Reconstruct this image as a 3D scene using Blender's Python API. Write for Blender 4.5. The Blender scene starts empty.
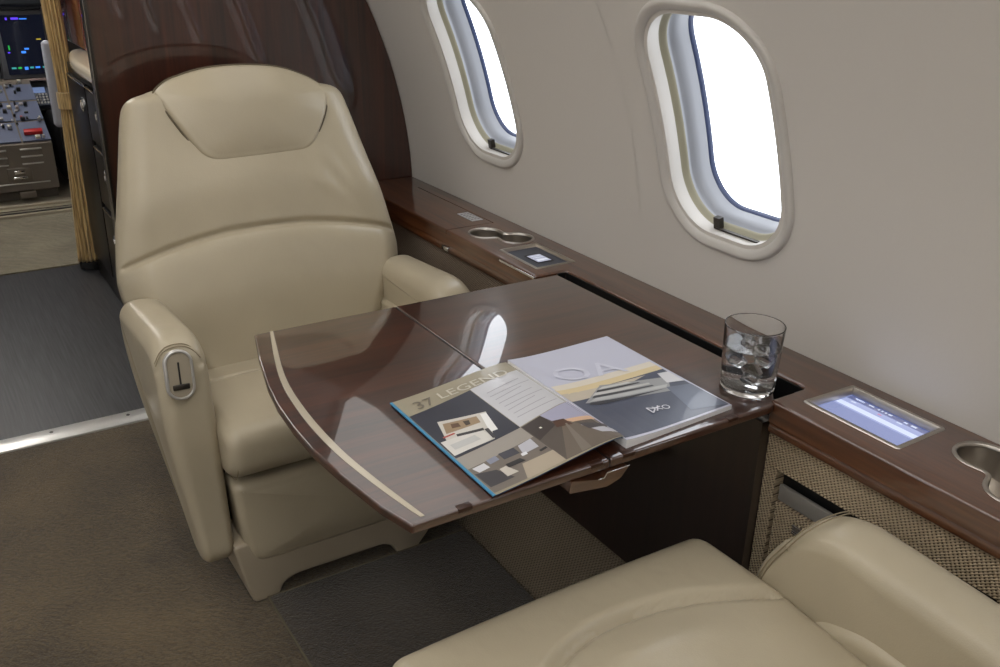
import bpy, bmesh, math, random
from mathutils import Vector, Matrix
from math import sin, cos, pi, sqrt, exp
random.seed(4)
S = bpy.context.scene
COL = S.collection

# ---------------------------------------------------------------- objects
def wloc(o):
    v = Vector((0, 0, 0))
    while o is not None:
        v += o.location
        o = o.parent
    return v

def tag(o, label=None, cat=None, group=None, kind=None):
    if label: o['label'] = label
    if cat: o['category'] = cat
    if group: o['group'] = group
    if kind: o['kind'] = kind
    return o

def thing(name, label, cat, loc=(0, 0, 0), group=None):
    o = bpy.data.objects.new(name, None)
    COL.objects.link(o)
    o.location = loc
    o.empty_display_size = .05
    return tag(o, label, cat, group)

def fin(name, bm, mat, parent=None, org=None, sharp=38, smooth=True, normals=True):
    """link a bmesh given in world coordinates as one object"""
    off = wloc(parent) if parent else Vector((0, 0, 0))
    loc = Vector((0, 0, 0))
    if org is not None:
        loc = Vector(org) - off
        off = Vector(org)
    if normals: bmesh.ops.recalc_face_normals(bm, faces=bm.faces)
    bmesh.ops.translate(bm, verts=bm.verts, vec=-off)
    me = bpy.data.meshes.new(name)
    bm.to_mesh(me); bm.free()
    for m in (mat if isinstance(mat, (list, tuple)) else [mat]): me.materials.append(m)
    if smooth:
        me.polygons.foreach_set('use_smooth', [True] * len(me.polygons))
        me.set_sharp_from_angle(angle=math.radians(sharp))
    o = bpy.data.objects.new(name, me)
    COL.objects.link(o)
    o.location = loc
    if parent: o.parent = parent
    return o

def B(): return bmesh.new()

def box(bm, x0, x1, y0, y1, z0, z1, r=0.0, seg=3, M=None, mi=0):
    b = bmesh.new()
    bmesh.ops.create_cube(b, size=1)
    for v in b.verts:
        v.co = Vector((x0 + (v.co.x + .5) * (x1 - x0), y0 + (v.co.y + .5) * (y1 - y0), z0 + (v.co.z + .5) * (z1 - z0)))
    if r > 0: bmesh.ops.bevel(b, geom=b.edges[:], offset=r, segments=seg, profile=.5, affect='EDGES')
    merge(bm, b, M, mi)

def merge(bm, b, M=None, mi=0):
    bmesh.ops.recalc_face_normals(b, faces=b.faces)
    vs = {}
    for v in b.verts: vs[v] = bm.verts.new(M @ v.co if M else v.co)
    for f in b.faces:
        try:
            nf = bm.faces.new([vs[v] for v in f.verts]); nf.material_index = mi
        except ValueError: pass
    b.free()

def bridge(bm, loops, cap0=True, cap1=True, close=True, mi=0):
    L = [[bm.verts.new(p) for p in lp] for lp in loops]
    n = len(L[0])
    for a, b in zip(L, L[1:]):
        for i in range(n if close else n - 1):
            j = (i + 1) % n
            f = bm.faces.new((a[i], a[j], b[j], b[i])); f.material_index = mi
    if cap0: bm.faces.new(L[0][::-1]).material_index = mi
    if cap1: bm.faces.new(L[-1]).material_index = mi
    return L

def fan(bm, loop, c, mi=0):
    v = bm.verts.new(c)
    for i in range(len(loop)):
        bm.faces.new((loop[i], loop[(i + 1) % len(loop)], v)).material_index = mi

def lathe(bm, prof, c, n=48, mi=0, cap0=False, cap1=False, rot=None, gscale=1):
    loops = []
    for r, z in prof:
        lp = []
        for i in range(n):
            p = Vector((r * cos(2 * pi * i / n), r * sin(2 * pi * i / n), z)) * gscale
            if gscale != 1: p.z = z * .975
            if rot: p = rot @ p
            lp.append(Vector(c) + p)
        loops.append(lp)
    bridge(bm, loops, cap0, cap1, True, mi)

def tube(bm, pts, r, n=10, close=False, mi=0):
    pts = [Vector(p) for p in pts]
    loops = []
    m = len(pts)
    for i, p in enumerate(pts):
        t = (pts[(i + 1) % m] - pts[i - 1]) if close else (pts[min(i + 1, m - 1)] - pts[max(i - 1, 0)])
        t.normalize()
        u = t.cross(Vector((0, 0, 1)))
        if u.length < 1e-3: u = t.cross(Vector((0, 1, 0)))
        u.normalize(); w = t.cross(u)
        rr = r[i] if isinstance(r, list) else r
        loops.append([p + rr * (cos(2 * pi * k / n) * u + sin(2 * pi * k / n) * w) for k in range(n)])
    if close: loops.append(loops[0])
    bridge(bm, loops, not close, not close, True, mi)

def roundpoly(pts, r, seg=6):
    out = []
    n = len(pts)
    for i in range(n):
        p = Vector(pts[i][:2]); a = Vector(pts[i - 1][:2]); b = Vector(pts[(i + 1) % n][:2])
        rr = pts[i][2] if len(pts[i]) > 2 else r
        if rr <= 0: out.append(p); continue
        da = (a - p); db = (b - p)
        k = min(rr, da.length * .48, db.length * .48)
        A = p + da.normalized() * k; Bv = p + db.normalized() * k
        for s in range(seg + 1):
            t = s / seg
            out.append((1 - t) ** 2 * A + 2 * t * (1 - t) * p + t * t * Bv)
    return out

def resample(pts, d):
    n = len(pts)
    L = [(pts[(i + 1) % n] - pts[i]).length for i in range(n)]
    tot = sum(L); m = max(12, int(tot / d)); out = []
    i = 0; acc = 0
    for k in range(m):
        t = tot * k / m
        while acc + L[i] < t and i < n - 1: acc += L[i]; i += 1
        out.append(pts[i] + (pts[(i + 1) % n] - pts[i]) * ((t - acc) / max(L[i], 1e-9)))
    return out

def area2(p): return sum(p[i - 1].x * p[i].y - p[i].x * p[i - 1].y for i in range(len(p)))

def offset2(pts, d):
    n = len(pts); s = 1 if area2(pts) > 0 else -1
    out = []
    for i in range(n):
        t = (pts[(i + 1) % n] - pts[i - 1]).normalized()
        out.append(pts[i] + Vector((-t.y, t.x)) * s * d)
    return out

def puffy(bm, prof, place, a0, a1, r0, r1=None, seg=7, mid=1, crown0=0, crown1=0, disp=None, mi=0, power=2.0):
    """profile swept from a0 to a1 with rounded rims and (optionally) domed ends"""
    if r1 is None: r1 = r0
    sg = 1 if a1 > a0 else -1
    c = sum(prof, Vector((0, 0))) / len(prof)
    rings = []
    def dome(a, dirn, r, crown):
        res = []
        base = offset2(prof, r)
        for k in (0.04, .2, .36, .52, .66, .78, .88, .95) if crown else ():
            ring = [c + (p - c) * k for p in base]
            res.append((ring, a + dirn * crown * (1 - k ** power)))
        return res
    rings += dome(a0, -sg, r0, crown0)
    for k in range(seg + 1):
        th = pi / 2 * k / seg
        rings.append((offset2(prof, r0 * (1 - sin(th))), a0 + sg * r0 * (1 - cos(th))))
    for k in range(1, mid):
        t = k / mid
        rings.append((prof, a0 + sg * r0 + (a1 - a0 - sg * (r0 + r1)) * t))
    for k in range(seg + 1):
        th = pi / 2 * (1 - k / seg)
        rings.append((offset2(prof, r1 * (1 - sin(th))), a1 - sg * r1 * (1 - cos(th))))
    rings += dome(a1, sg, r1, crown1)[::-1]
    loops = []
    for ring, a in rings:
        loops.append([Vector(place(p.x, p.y, a)) for p in ring])
    if disp:
        loops = [[disp(p) for p in lp] for lp in loops]
    bridge(bm, loops, True, True, True, mi)

def cutaway(o, cutters):
    for c in cutters:
        m = o.modifiers.new('b', 'BOOLEAN'); m.operation = 'DIFFERENCE'; m.object = c; m.solver = 'EXACT'
    dg = bpy.context.evaluated_depsgraph_get(); dg.update()
    me = bpy.data.meshes.new_from_object(o.evaluated_get(dg))
    print('CUT', len(o.data.vertices), len(me.vertices))
    o.modifiers.clear()
    old = o.data; o.data = me
    bpy.data.meshes.remove(old)
    me.set_sharp_from_angle(angle=math.radians(38))
    for c in cutters:
        d = c.data; bpy.data.objects.remove(c); bpy.data.meshes.remove(d)

def text_polys(s, size, extrude=0):
    cu = bpy.data.curves.new('t', 'FONT'); cu.body = s; cu.size = size; cu.resolution_u = 3; cu.extrude = extrude
    o = bpy.data.objects.new('t', cu); COL.objects.link(o)
    dg = bpy.context.evaluated_depsgraph_get(); dg.update()
    me = bpy.data.meshes.new_from_object(o.evaluated_get(dg))
    vs = [v.co.copy() for v in me.vertices]; fs = [list(p.vertices) for p in me.polygons]
    bpy.data.objects.remove(o); bpy.data.curves.remove(cu); bpy.data.meshes.remove(me)
    return vs, fs

def add_text(bm, s, size, fn, mi=0):
    vs, fs = text_polys(s, size)
    V = [bm.verts.new(fn(v.x, v.y)) for v in vs]
    for f in fs:
        try: bm.faces.new([V[i] for i in f]).material_index = mi
        except ValueError: pass

# ---------------------------------------------------------------- materials
def srgb(r, g, b):
    f = lambda c: (c / 255 / 12.92) if c / 255 <= .04045 else ((c / 255 + .055) / 1.055) ** 2.4
    return (f(r), f(g), f(b), 1)

class NT:
    def __init__(s, name):
        s.m = bpy.data.materials.new(name); s.m.use_nodes = True
        s.n = s.m.node_tree.nodes; s.l = s.m.node_tree.links
        s.b = s.n['Principled BSDF']
    def new(s, t, **k):
        n = s.n.new(t)
        for a, v in k.items():
            if hasattr(n, a): setattr(n, a, v)
            else: n.inputs[a].default_value = v
        return n
    def link(s, a, b): s.l.new(a, b)
    def coords(s, scale=(1, 1, 1), rot=(0, 0, 0)):
        tc = s.new('ShaderNodeTexCoord'); mp = s.new('ShaderNodeMapping')
        mp.inputs['Scale'].default_value = scale; mp.inputs['Rotation'].default_value = rot
        s.link(tc.outputs['Object'], mp.inputs['Vector']); return mp.outputs['Vector']
    def ramp(s, src, stops):
        r = s.new('ShaderNodeValToRGB'); e = r.color_ramp.elements
        e[0].position, e[0].color = stops[0]; e[1].position, e[1].color = stops[-1]
        for p, c in stops[1:-1]:
            x = e.new(p); x.color = c
        s.link(src, r.inputs['Fac']); return r.outputs['Color']
    def bump(s, src, strength=.3, dist=.002, prev=None):
        b = s.new('ShaderNodeBump'); b.inputs['Strength'].default_value = strength; b.inputs['Distance'].default_value = dist
        s.link(src, b.inputs['Height'])
        if prev: s.link(prev, b.inputs['Normal'])
        s.link(b.outputs['Normal'], s.b.inputs['Normal']); return b.outputs['Normal']
    def math(s, op, a, b=None):
        n = s.new('ShaderNodeMath', operation=op)
        for i, v in enumerate((a, b)):
            if v is None: continue
            if isinstance(v, (int, float)): n.inputs[i].default_value = v
            else: s.link(v, n.inputs[i])
        return n.outputs[0]

def plain(name, col, rough=.5, metal=0, emit=0, ecol=None, coat=0, spec=.5, noise=0, nscale=200):
    t = NT(name)
    t.b.inputs['Base Color'].default_value = col
    t.b.inputs['Roughness'].default_value = rough; t.b.inputs['Metallic'].default_value = metal
    t.b.inputs['Coat Weight'].default_value = coat; t.b.inputs['Specular IOR Level'].default_value = spec
    t.b.inputs['Coat Roughness'].default_value = .05
    if emit:
        t.b.inputs['Emission Color'].default_value = ecol or col; t.b.inputs['Emission Strength'].default_value = emit
    if noise:
        n = t.new('ShaderNodeTexNoise'); n.inputs['Scale'].default_value = nscale; n.inputs['Detail'].default_value = 3
        t.link(t.coords(), n.inputs['Vector']); t.bump(n.outputs['Fac'], noise, .001)
    return t.m

def leather(name, col):
    t = NT(name)
    v = t.coords()
    n = t.new('ShaderNodeTexNoise', Scale=4.0, Detail=3.0); t.link(v, n.inputs['Vector'])
    d = tuple(c * .88 for c in col[:3]) + (1,)
    t.link(t.ramp(n.outputs['Fac'], [(.3, d), (.7, col)]), t.b.inputs['Base Color'])
    t.b.inputs['Roughness'].default_value = .31
    t.b.inputs['Specular IOR Level'].default_value = .45
    vo = t.new('ShaderNodeTexVoronoi', Scale=420.0); t.link(v, vo.inputs['Vector'])
    nb = t.bump(vo.outputs['Distance'], .12, .001)
    n2 = t.new('ShaderNodeTexNoise', Scale=14.0, Detail=4.0); t.link(v, n2.inputs['Vector'])
    t.bump(n2.outputs['Fac'], .18, .006, nb)
    return t.m

def wood(name, dark, light, axis='X', rough=.32, coat=1.0, crough=.025, gs=1.0, cior=1.75):
    t = NT(name)
    sc = {'X': (1.2, 26, 26), 'Y': (26, 1.2, 26), 'Z': (26, 26, 1.2)}[axis]
    v = t.coords(tuple(a * gs for a in sc))
    n = t.new('ShaderNodeTexNoise', Scale=1.0, Detail=6.0, Roughness=.62, Distortion=.5); t.link(v, n.inputs['Vector'])
    v2 = t.coords(tuple(a * gs * 5 for a in sc))
    n2 = t.new('ShaderNodeTexNoise', Scale=1.0, Detail=3.0); t.link(v2, n2.inputs['Vector'])
    mix = t.math('ADD', t.math('MULTIPLY', n.outputs['Fac'], .7), t.math('MULTIPLY', n2.outputs['Fac'], .3))
    t.link(t.ramp(mix, [(.36, dark), (.5, tuple((a + b) / 2 for a, b in zip(dark, light))), (.64, light)]), t.b.inputs['Base Color'])
    t.b.inputs['Roughness'].default_value = rough
    t.b.inputs['Coat Weight'].default_value = coat; t.b.inputs['Coat Roughness'].default_value = crough
    t.b.inputs['Coat IOR'].default_value = cior
    return t.m

def carpet(name, c1, c2, scale=38, band=True):
    t = NT(name)
    v = t.coords()
    n0 = t.new('ShaderNodeTexNoise', Scale=3.2, Detail=2.0); t.link(v, n0.inputs['Vector'])
    n3 = t.new('ShaderNodeTexNoise', Scale=62.0, Detail=3.0, Distortion=2.2); t.link(v, n3.inputs['Vector'])
    w = t.new('ShaderNodeTexWave'); w.wave_type = 'BANDS'; w.bands_direction = 'DIAGONAL'; w.inputs['Scale'].default_value = scale * .8
    w.inputs['Distortion'].default_value = 16; w.inputs['Detail'].default_value = 2.2; w.inputs['Detail Scale'].default_value = .55
    t.link(v, w.inputs['Vector'])
    n1 = t.new('ShaderNodeTexNoise', Scale=420.0, Detail=2.0); t.link(v, n1.inputs['Vector'])
    f = t.math('ADD', t.math('MULTIPLY', w.outputs['Fac'], .05), t.math('ADD', t.math('MULTIPLY', n1.outputs['Fac'], .45), t.math('ADD', t.math('MULTIPLY', n0.outputs['Fac'], .32), t.math('MULTIPLY', n3.outputs['Fac'], .26))))
    t.link(t.ramp(f, [(.42, c1), (.70, c2)]), t.b.inputs['Base Color'])
    t.b.inputs['Roughness'].default_value = .95; t.b.inputs['Specular IOR Level'].default_value = .1
    t.b.inputs['Sheen Weight'].default_value = .35
    t.bump(t.math('ADD', t.math('MULTIPLY', n3.outputs['Fac'], .9), n1.outputs['Fac']), .7, .005)
    return t.m

def woven(name, c1, c2, ax=('Y', 'Z'), k=820):
    t = NT(name)
    tc = t.new('ShaderNodeTexCoord'); sp = t.new('ShaderNodeSeparateXYZ'); t.link(tc.outputs['Object'], sp.inputs[0])
    a = t.math('MULTIPLY', sp.outputs[ax[0]], k); b = t.math('MULTIPLY', sp.outputs[ax[1]], k)
    u = t.math('ADD', a, t.math('MULTIPLY', b, .5)); w = t.math('MULTIPLY', b, .95)
    h = t.math('MULTIPLY', t.math('SINE', u), t.math('SINE', w))
    h2 = t.math('ADD', t.math('MULTIPLY', h, .5), .5)
    t.link(t.ramp(h2, [(.06, c1), (.34, c2), (.95, tuple(min(1, x * 1.25) for x in c2))]), t.b.inputs['Base Color'])
    t.b.inputs['Roughness'].default_value = .7; t.b.inputs['Specular IOR Level'].default_value = .25
    t.bump(h2, .9, .004)
    return t.m

LEA = leather('cream_leather', srgb(176, 165, 142))
LEA2 = leather('cream_leather_base', srgb(168, 156, 136))
STITCH = plain('shaded_piping', srgb(92, 82, 64), .8)
STITCHL = plain('stitching', srgb(138, 126, 102), .8)
WOODT = wood('walnut_table', srgb(36, 17, 8), srgb(74, 38, 21), 'X')
WOODL = wood('walnut_ledge', srgb(52, 27, 13), srgb(96, 56, 30), 'Y', rough=.35)
WOODP = wood('walnut_partition', srgb(34, 15, 9), srgb(68, 33, 21), 'Z', cior=1.6, crough=.012)
WOODD = wood('dark_cabinet_wood', srgb(24, 14, 11), srgb(42, 25, 19), 'Z', gs=.6)
WOODR = wood('red_galley_wood', srgb(86, 34, 18), srgb(120, 52, 28), 'Z')
INLAY = plain('maple_inlay', srgb(192, 182, 162), .25, .3, coat=.8)
CARP = carpet('carpet_brown', srgb(46, 37, 23), srgb(116, 98, 68))
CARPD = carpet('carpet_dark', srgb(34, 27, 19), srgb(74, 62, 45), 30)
CARPH = carpet('carpet_hall', srgb(92, 86, 70), srgb(158, 148, 124), 12)
CARPW = woven('carpet_sidewall', srgb(62, 54, 44), srgb(112, 101, 86), ('Y', 'Z'), 700)
WICK = woven('wicker_weave', srgb(66, 50, 36), srgb(180, 162, 136))
WALLM = plain('wall_vinyl', srgb(200, 195, 188), .75, noise=.25, nscale=160)
CEILM = plain('ceiling_vinyl', srgb(214, 208, 198), .8)
TRIMM = plain('window_plastic', srgb(192, 188, 182), .35)
LINER = plain('window_liner', srgb(136, 138, 143), .4)
SEAL = plain('window_seal', srgb(150, 146, 126), .5)
BLUE = plain('window_gasket', srgb(52, 62, 92), .4)
CHROME = plain('chrome', (.82, .82, .84, 1), .12, 1)
NICKEL = plain('brushed_nickel', srgb(186, 180, 172), .3, 1)
SATIN = plain('satin_plastic_grey', srgb(196, 194, 190), .28, .6)
BLACK = plain('black', srgb(14, 14, 15), .45)
DARKM = plain('dark_metal', srgb(70, 66, 62), .35, .9)
VINYL = NT('dark_floor_vinyl')
_v = VINYL.coords((160, 5, 1)); _n = VINYL.new('ShaderNodeTexNoise', Scale=1.0, Detail=5.0); VINYL.link(_v, _n.inputs['Vector'])
VINYL.link(VINYL.ramp(_n.outputs['Fac'], [(.3, srgb(34, 34, 36)), (.7, srgb(66, 66, 69))]), VINYL.b.inputs['Base Color'])
VINYL.b.inputs['Roughness'].default_value = .42
VINYL = VINYL.m
STONE = plain('cream_counter', srgb(236, 224, 200), .2, coat=.5)
PAPER = plain('paper', srgb(226, 226, 228), .4)

def pane_mat():
    t = NT('window_pane')
    t.n.remove(t.b)
    tr = t.new('ShaderNodeBsdfTransparent'); gl = t.new('ShaderNodeBsdfGlossy', Roughness=.02)
    mx = t.new('ShaderNodeMixShader'); mx.inputs[0].default_value = .04
    t.link(tr.outputs[0], mx.inputs[1]); t.link(gl.outputs[0], mx.inputs[2])
    t.link(mx.outputs[0], t.n['Material Output'].inputs['Surface'])
    return t.m
PANE = pane_mat()
def glass_mat(name, ior, col=(1, 1, 1, 1), rough=0):
    t = NT(name)
    t.b.inputs['Transmission Weight'].default_value = 1; t.b.inputs['IOR'].default_value = ior
    t.b.inputs['Roughness'].default_value = rough; t.b.inputs['Base Color'].default_value = col
    return t
GLASS = glass_mat('tumbler_glass', 1.45).m
WATER = glass_mat('water', 1.33).m
_i = glass_mat('ice', 1.24, (.97, .98, 1, 1), .06)
_i.b.inputs['Transmission Weight'].default_value = .86
_n = _i.new('ShaderNodeTexNoise', Scale=60.0, Detail=2.0); _i.link(_i.coords(), _n.inputs['Vector']); _i.bump(_n.outputs['Fac'], .6, .003)
ICE = _i.m

# ---------------------------------------------------------------- cabin shell
CX, CZ, R = -.02, .63, 1.345
def cyl(y, s, d=0, side=1):
    a = s / R
    return Vector((CX + side * (R - d) * cos(a), y, CZ + (R - d) * sin(a)))
WY = [1.224, 2.075, .37, -.49, -1.35]
WYW = [.174, .170, .174, .174, .174]
SW, HW, RW = .463, .25, .135          # centre of the windows along the curve, half height, corner radius

def rrloop(hw, hh, r, n=16):
    """rounded rectangle, always 4*(n+1) points, superelliptic corners"""
    out = []
    for cxs, cys, a0 in ((1, 1, 0), (-1, 1, pi / 2), (-1, -1, pi), (1, -1, 3 * pi / 2)):
        for k in range(n + 1):
            a = a0 + pi / 2 * k / n
            out.append((cxs * (hw - r) + r * cos(a), cys * (hh - r) + r * sin(a)))
    res = []
    m = len(out)
    for i in range(m):
        res.append(out[i])
        if i % (n + 1) == n:
            a, b = out[i], out[(i + 1) % m]
            for k in range(1, 8): res.append((a[0] + (b[0] - a[0]) * k / 8, a[1] + (b[1] - a[1]) * k / 8))
    return res

def wall_side(name, side):
    bm = B()
    s0, s1 = -.62, R * math.radians(64)
    def grid(y0, y1, sa, sb, ny=4, ns=10):
        rows = [[bm.verts.new(cyl(y0 + (y1 - y0) * i / ny, sa + (sb - sa) * j / ns, 0, side)) for j in range(ns + 1)] for i in range(ny + 1)]
        for i in range(ny):
            for j in range(ns):
                bm.faces.new((rows[i][j], rows[i + 1][j], rows[i + 1][j + 1], rows[i][j + 1]))
    order = sorted(zip(WY, WYW))
    cellh = .30
    y = -2.6
    for yc, hw in order:
        grid(y, yc - .25, s0, s1, 2, 16)
        grid(yc - .25, yc + .25, s0, SW - cellh, 2, 8)
        grid(yc - .25, yc + .25, SW + cellh, s1, 2, 8)
        inner = rrloop(hw - .03, HW - .03, RW - .03)
        m = len(inner)
        outer = []
        for (a, b) in inner:
            k = min(.25 / max(abs(a), 1e-6), cellh / max(abs(b), 1e-6)); outer.append((a * k, b * k))
        loops = []
        for t in (0, .15, .4, .7, 1):
            loops.append([cyl(yc + p[0] + (q[0] - p[0]) * t, SW + p[1] + (q[1] - p[1]) * t, 0, side) for p, q in zip(inner, outer)])
        loops.append([cyl(yc + q[0] * 1.06, SW + q[1] * 1.06, -.004, side) for q in outer])
        bridge(bm, loops, False, False)
        # corner fill triangles
        for sx in (1, -1):
            for sy in (1, -1):
                cands = sorted(outer, key=lambda p: (p[0] - sx * .25) ** 2 + (p[1] - sy * cellh) ** 2)
                c = (sx * .25, sy * cellh)
                on_s = min((p for p in outer if abs(abs(p[1]) - cellh) < 1e-6 and p[0] * sx > 0 and p[1] * sy > 0), key=lambda p: abs(p[0] - c[0]))
                on_y = min((p for p in outer if abs(abs(p[0]) - .25) < 1e-6 and p[1] * sy > 0 and p[0] * sx > 0), key=lambda p: abs(p[1] - c[1]))
                if on_s != on_y:
                    try: bm.faces.new([bm.verts.new(cyl(yc + q[0], SW + q[1], 0, side)) for q in (c, on_s, on_y)])
                    except ValueError: pass
                    try: bm.faces.new([bm.verts.new(cyl(yc + q[0], SW + q[1], -.004, side)) for q in ((c[0] * 1.06, c[1] * 1.06), (on_s[0] * .9, on_s[1] * 1.06), (on_y[0] * .98, on_y[1] * .98), (on_y[0] * 1.06, on_y[1] * .9))])
                    except ValueError: pass
        y = yc + .25
    grid(y, 6.7, s0, s1, 20, 16)
    for yc, hw in order:
        for yy in (yc - .25, yc + .25):
            for i in range(40):
                sa, sb = s0 + (s1 - s0) * i / 40, s0 + (s1 - s0) * (i + 1) / 40
                bm.faces.new([bm.verts.new(cyl(a, b, -.006, side)) for a, b in ((yy - .035, sa), (yy + .035, sa), (yy + .035, sb), (yy - .035, sb))])
        for ss in (SW - cellh, SW + cellh):
            bm.faces.new([bm.verts.new(cyl(a, b, -.006, side)) for a, b in ((yc - .26, ss - .025), (yc + .26, ss - .025), (yc + .26, ss + .025), (yc - .26, ss + .025))])
    bmesh.ops.remove_doubles(bm, verts=bm.verts, dist=1e-5)
    bm.normal_update()
    inward = lambda p: Vector((CX - p.x, 0, CZ - p.z)).normalized()
    bmesh.ops.reverse_faces(bm, faces=[f for f in bm.faces if f.normal.dot(inward(f.calc_center_median())) < 0])
    org = Vector((side * 1.3, 0, .6))
    o = fin(name, bm, WALLM, org=org, normals=False)
    o.data.normals_split_custom_set_from_vertices([inward(v.co + org) for v in o.data.vertices])
    return tag(o, kind='structure')
wall_side('wall_right', 1)
wall_side('wall_left', -1)

def window(n, yc, hw, side):
    org = cyl(yc, SW, 0, side)
    def sweep(prof, mat, name, parent):
        bm = B()
        loops = []
        for o, d in prof:
            loops.append([cyl(yc + a, SW + b, d, side) for a, b in rrloop(hw - o, HW - o, max(RW - o, .03))])
        bridge(bm, loops, False, False)
        return fin(name, bm, mat, parent, org=None if parent else org, normals=True, sharp=70)
    root = bpy.data.objects.new('window_%d' % n, None); COL.objects.link(root); root.location = org
    root.empty_display_size = .05; root['kind'] = 'structure'
    sweep([(-.001, -.002), (0, .003), (.002, .0065), (.006, .008), (.010, .0072), (.016, .0052), (.021, .002), (.024, -.004), (.027, -.014), (.029, -.03)], TRIMM, 'window_trim', root)
    sweep([(.028, -.028), (.031, -.034), (.037, -.037), (.039, -.042)], SEAL, 'window_seal', root)
    sweep([(.038, -.040), (.033, -.046), (.033, -.054), (.038, -.058), (.043, -.075), (.046, -.092)], LINER, 'window_liner', root)
    sweep([(.0455, -.090), (.049, -.093), (.050, -.100)], BLUE, 'gasket', root)
    bm = B()
    lp = [cyl(yc + a, SW + b, -.098, side) for a, b in rrloop(hw - .047, HW - .047, RW - .048)]
    lq = [cyl(yc + a, SW + b, -.102, side) for a, b in rrloop(hw - .047, HW - .047, RW - .048)]
    bridge(bm, [lp, lq], True, True)
    fin('pane', bm, PANE, root, smooth=False)
    # shade handle and the slot it runs in, at the bottom
    bm = B()
    y0 = yc + .045
    for (ya, yb, sa, sb, da, db) in ((y0 - .008, y0 + .008, -HW + .028, -HW + .052, -.034, -.022),):
        vs = [[bm.verts.new(cyl(yy, SW + ss, dd, side)) for yy, ss in ((ya, sa), (yb, sa), (yb, sb), (ya, sb))] for dd in (da, db)]
        bm.faces.new(vs[0]); bm.faces.new(vs[1][::-1])
        for i in range(4): bm.faces.new((vs[0][i], vs[0][(i + 1) % 4], vs[1][(i + 1) % 4], vs[1][i]))
    fin('shade_handle', bm, DARKM, root)
    bm = B()
    vs = [bm.verts.new(cyl(yy, SW + ss, dd, side)) for yy, ss, dd in ((y0, -HW + .0288, -.028), (y0, -HW + .0295, -.020), (y0 - .11, -HW + .0295, -.020), (y0 - .11, -HW + .0288, -.028))]
    v2 = [bm.verts.new(v.co + Vector((0, 0, .003))) for v in vs]
    bm.faces.new(vs); bm.faces.new(v2[::-1])
    for i in range(4): bm.faces.new((vs[i], vs[(i + 1) % 4], v2[(i + 1) % 4], v2[i]))
    fin('shade_rail', bm, DARKM, root)
    # portal: guides sky light through the opening
    L = bpy.data.lights.new('window_portal', 'AREA'); L.shape = 'RECTANGLE'; L.size = hw * 1.7; L.size_y = HW * 1.7
    L.cycles.is_portal = True
    lo = bpy.data.objects.new('window_portal', L); COL.objects.link(lo)
    ctr = cyl(yc, SW, -.112, side)
    nrm = (cyl(yc, SW, 0, side) - ctr).normalized()
    lo.location = ctr
    zl = -nrm; xl = Vector((0, 1, 0)); yl = zl.cross(xl)
    lo.rotation_euler = Matrix((xl, yl, zl)).transposed().to_euler()
    return root
k = 1
for side in (1, -1):
    for yc, hw in zip(WY, WYW):
        window(k, yc, hw, side); k += 1

bm = B()
rows = []
for i in range(13):
    a = math.radians(63.5 + (116.5 - 63.5) * i / 12)
    rows.append([Vector((CX + R * cos(a), y, CZ + R * sin(a))) for y in (-2.6, 0, 2.5, 6.7)])
bridge(bm, rows, False, False, False)
tag(fin('ceiling', bm, CEILM, org=(0, 0, 1.97), normals=False), kind='structure')

bm = B(); box(bm, -1.3, 1.02, -2.6, 2.73, -.03, 0)
tag(fin('floor', bm, CARP, org=(0, 0, 0)), kind='structure')
bm = B(); box(bm, -1.3, 1.35, 2.79, 4.37, -.03, .0)
tag(fin('floor_vinyl', bm, VINYL, org=(0, 3.5, 0)), kind='structure')
bm = B(); box(bm, -1.3, 1.35, 4.37, 5.27, -.03, .006)
tag(fin('floor_hall', bm, CARPH, org=(0, 4.8, 0)), kind='structure')
bm = B(); box(bm, -1.3, 1.35, 5.42, 6.7, -.03, .03)
tag(fin('floor_cockpit', bm, plain('cockpit_floor', srgb(168, 160, 142), .8, noise=.5), org=(0, 6, 0)), kind='structure')
# metal threshold between carpet and vinyl
bm = B(); box(bm, -1.3, 1.02, 2.722, 2.800, -.02, .006, .002)
o = tag(fin('trim_1', bm, plain('threshold_metal', srgb(225, 224, 220), .28, .55), org=(0, 2.8, 0)), kind='structure')
bm = B()
for x in [-.9 + .22 * i for i in range(9)]:
    lathe(bm, [(.006, .0058), (.005, .0072), (.001, .0072)], (x, 2.775, 0), 12, cap1=True)
fin('screw', bm, DARKM, o)
# cockpit sill: pale strip with a black and a metal line
bm = B(); box(bm, -1.3, 1.35, 5.27, 5.42, -.02, .02, .003)
o = tag(fin('trim_2', bm, plain('sill_cream', srgb(150, 142, 124), .5), org=(0, 5.34, 0)), kind='structure')
bm = B(); box(bm, -1.3, 1.35, 5.30, 5.315, .018, .024); fin('black_strip', bm, BLACK, o)
bm = B(); box(bm, -1.3, 1.35, 5.335, 5.35, .018, .025); fin('metal_strip', bm, CHROME, o)
# sloped carpeted foot of the side wall
bm = B()
bridge(bm, [[Vector((x, y, z)) for x, z in ((1.017, 0), (1.148, .174), (1.18, .174), (1.18, -.02), (1.017, -.02))] for y in (-2.6, 2.568)])
tag(fin('baseboard_right', bm, CARPW, org=(1.08, 0, 0), smooth=False), kind='structure')
# rear and front closing walls
def disc(name, y, t, mat):
    bm = B()
    pts = [Vector((CX + (R + .01) * cos(math.radians(a)), 0, CZ + (R + .01) * sin(math.radians(a)))) for a in range(-28, 209, 4)]
    bridge(bm, [[p + Vector((0, yy, 0)) for p in pts] for yy in (y, y + t)])
    return tag(fin(name, bm, mat, org=(0, y, 1)), kind='structure')
disc('wall_rear', -2.64, .04, plain('rear_bulkhead', srgb(120, 104, 84), .5))
disc('wall_front', 6.7, .04, plain('cockpit_dark', srgb(20, 22, 28), .6))

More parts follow.
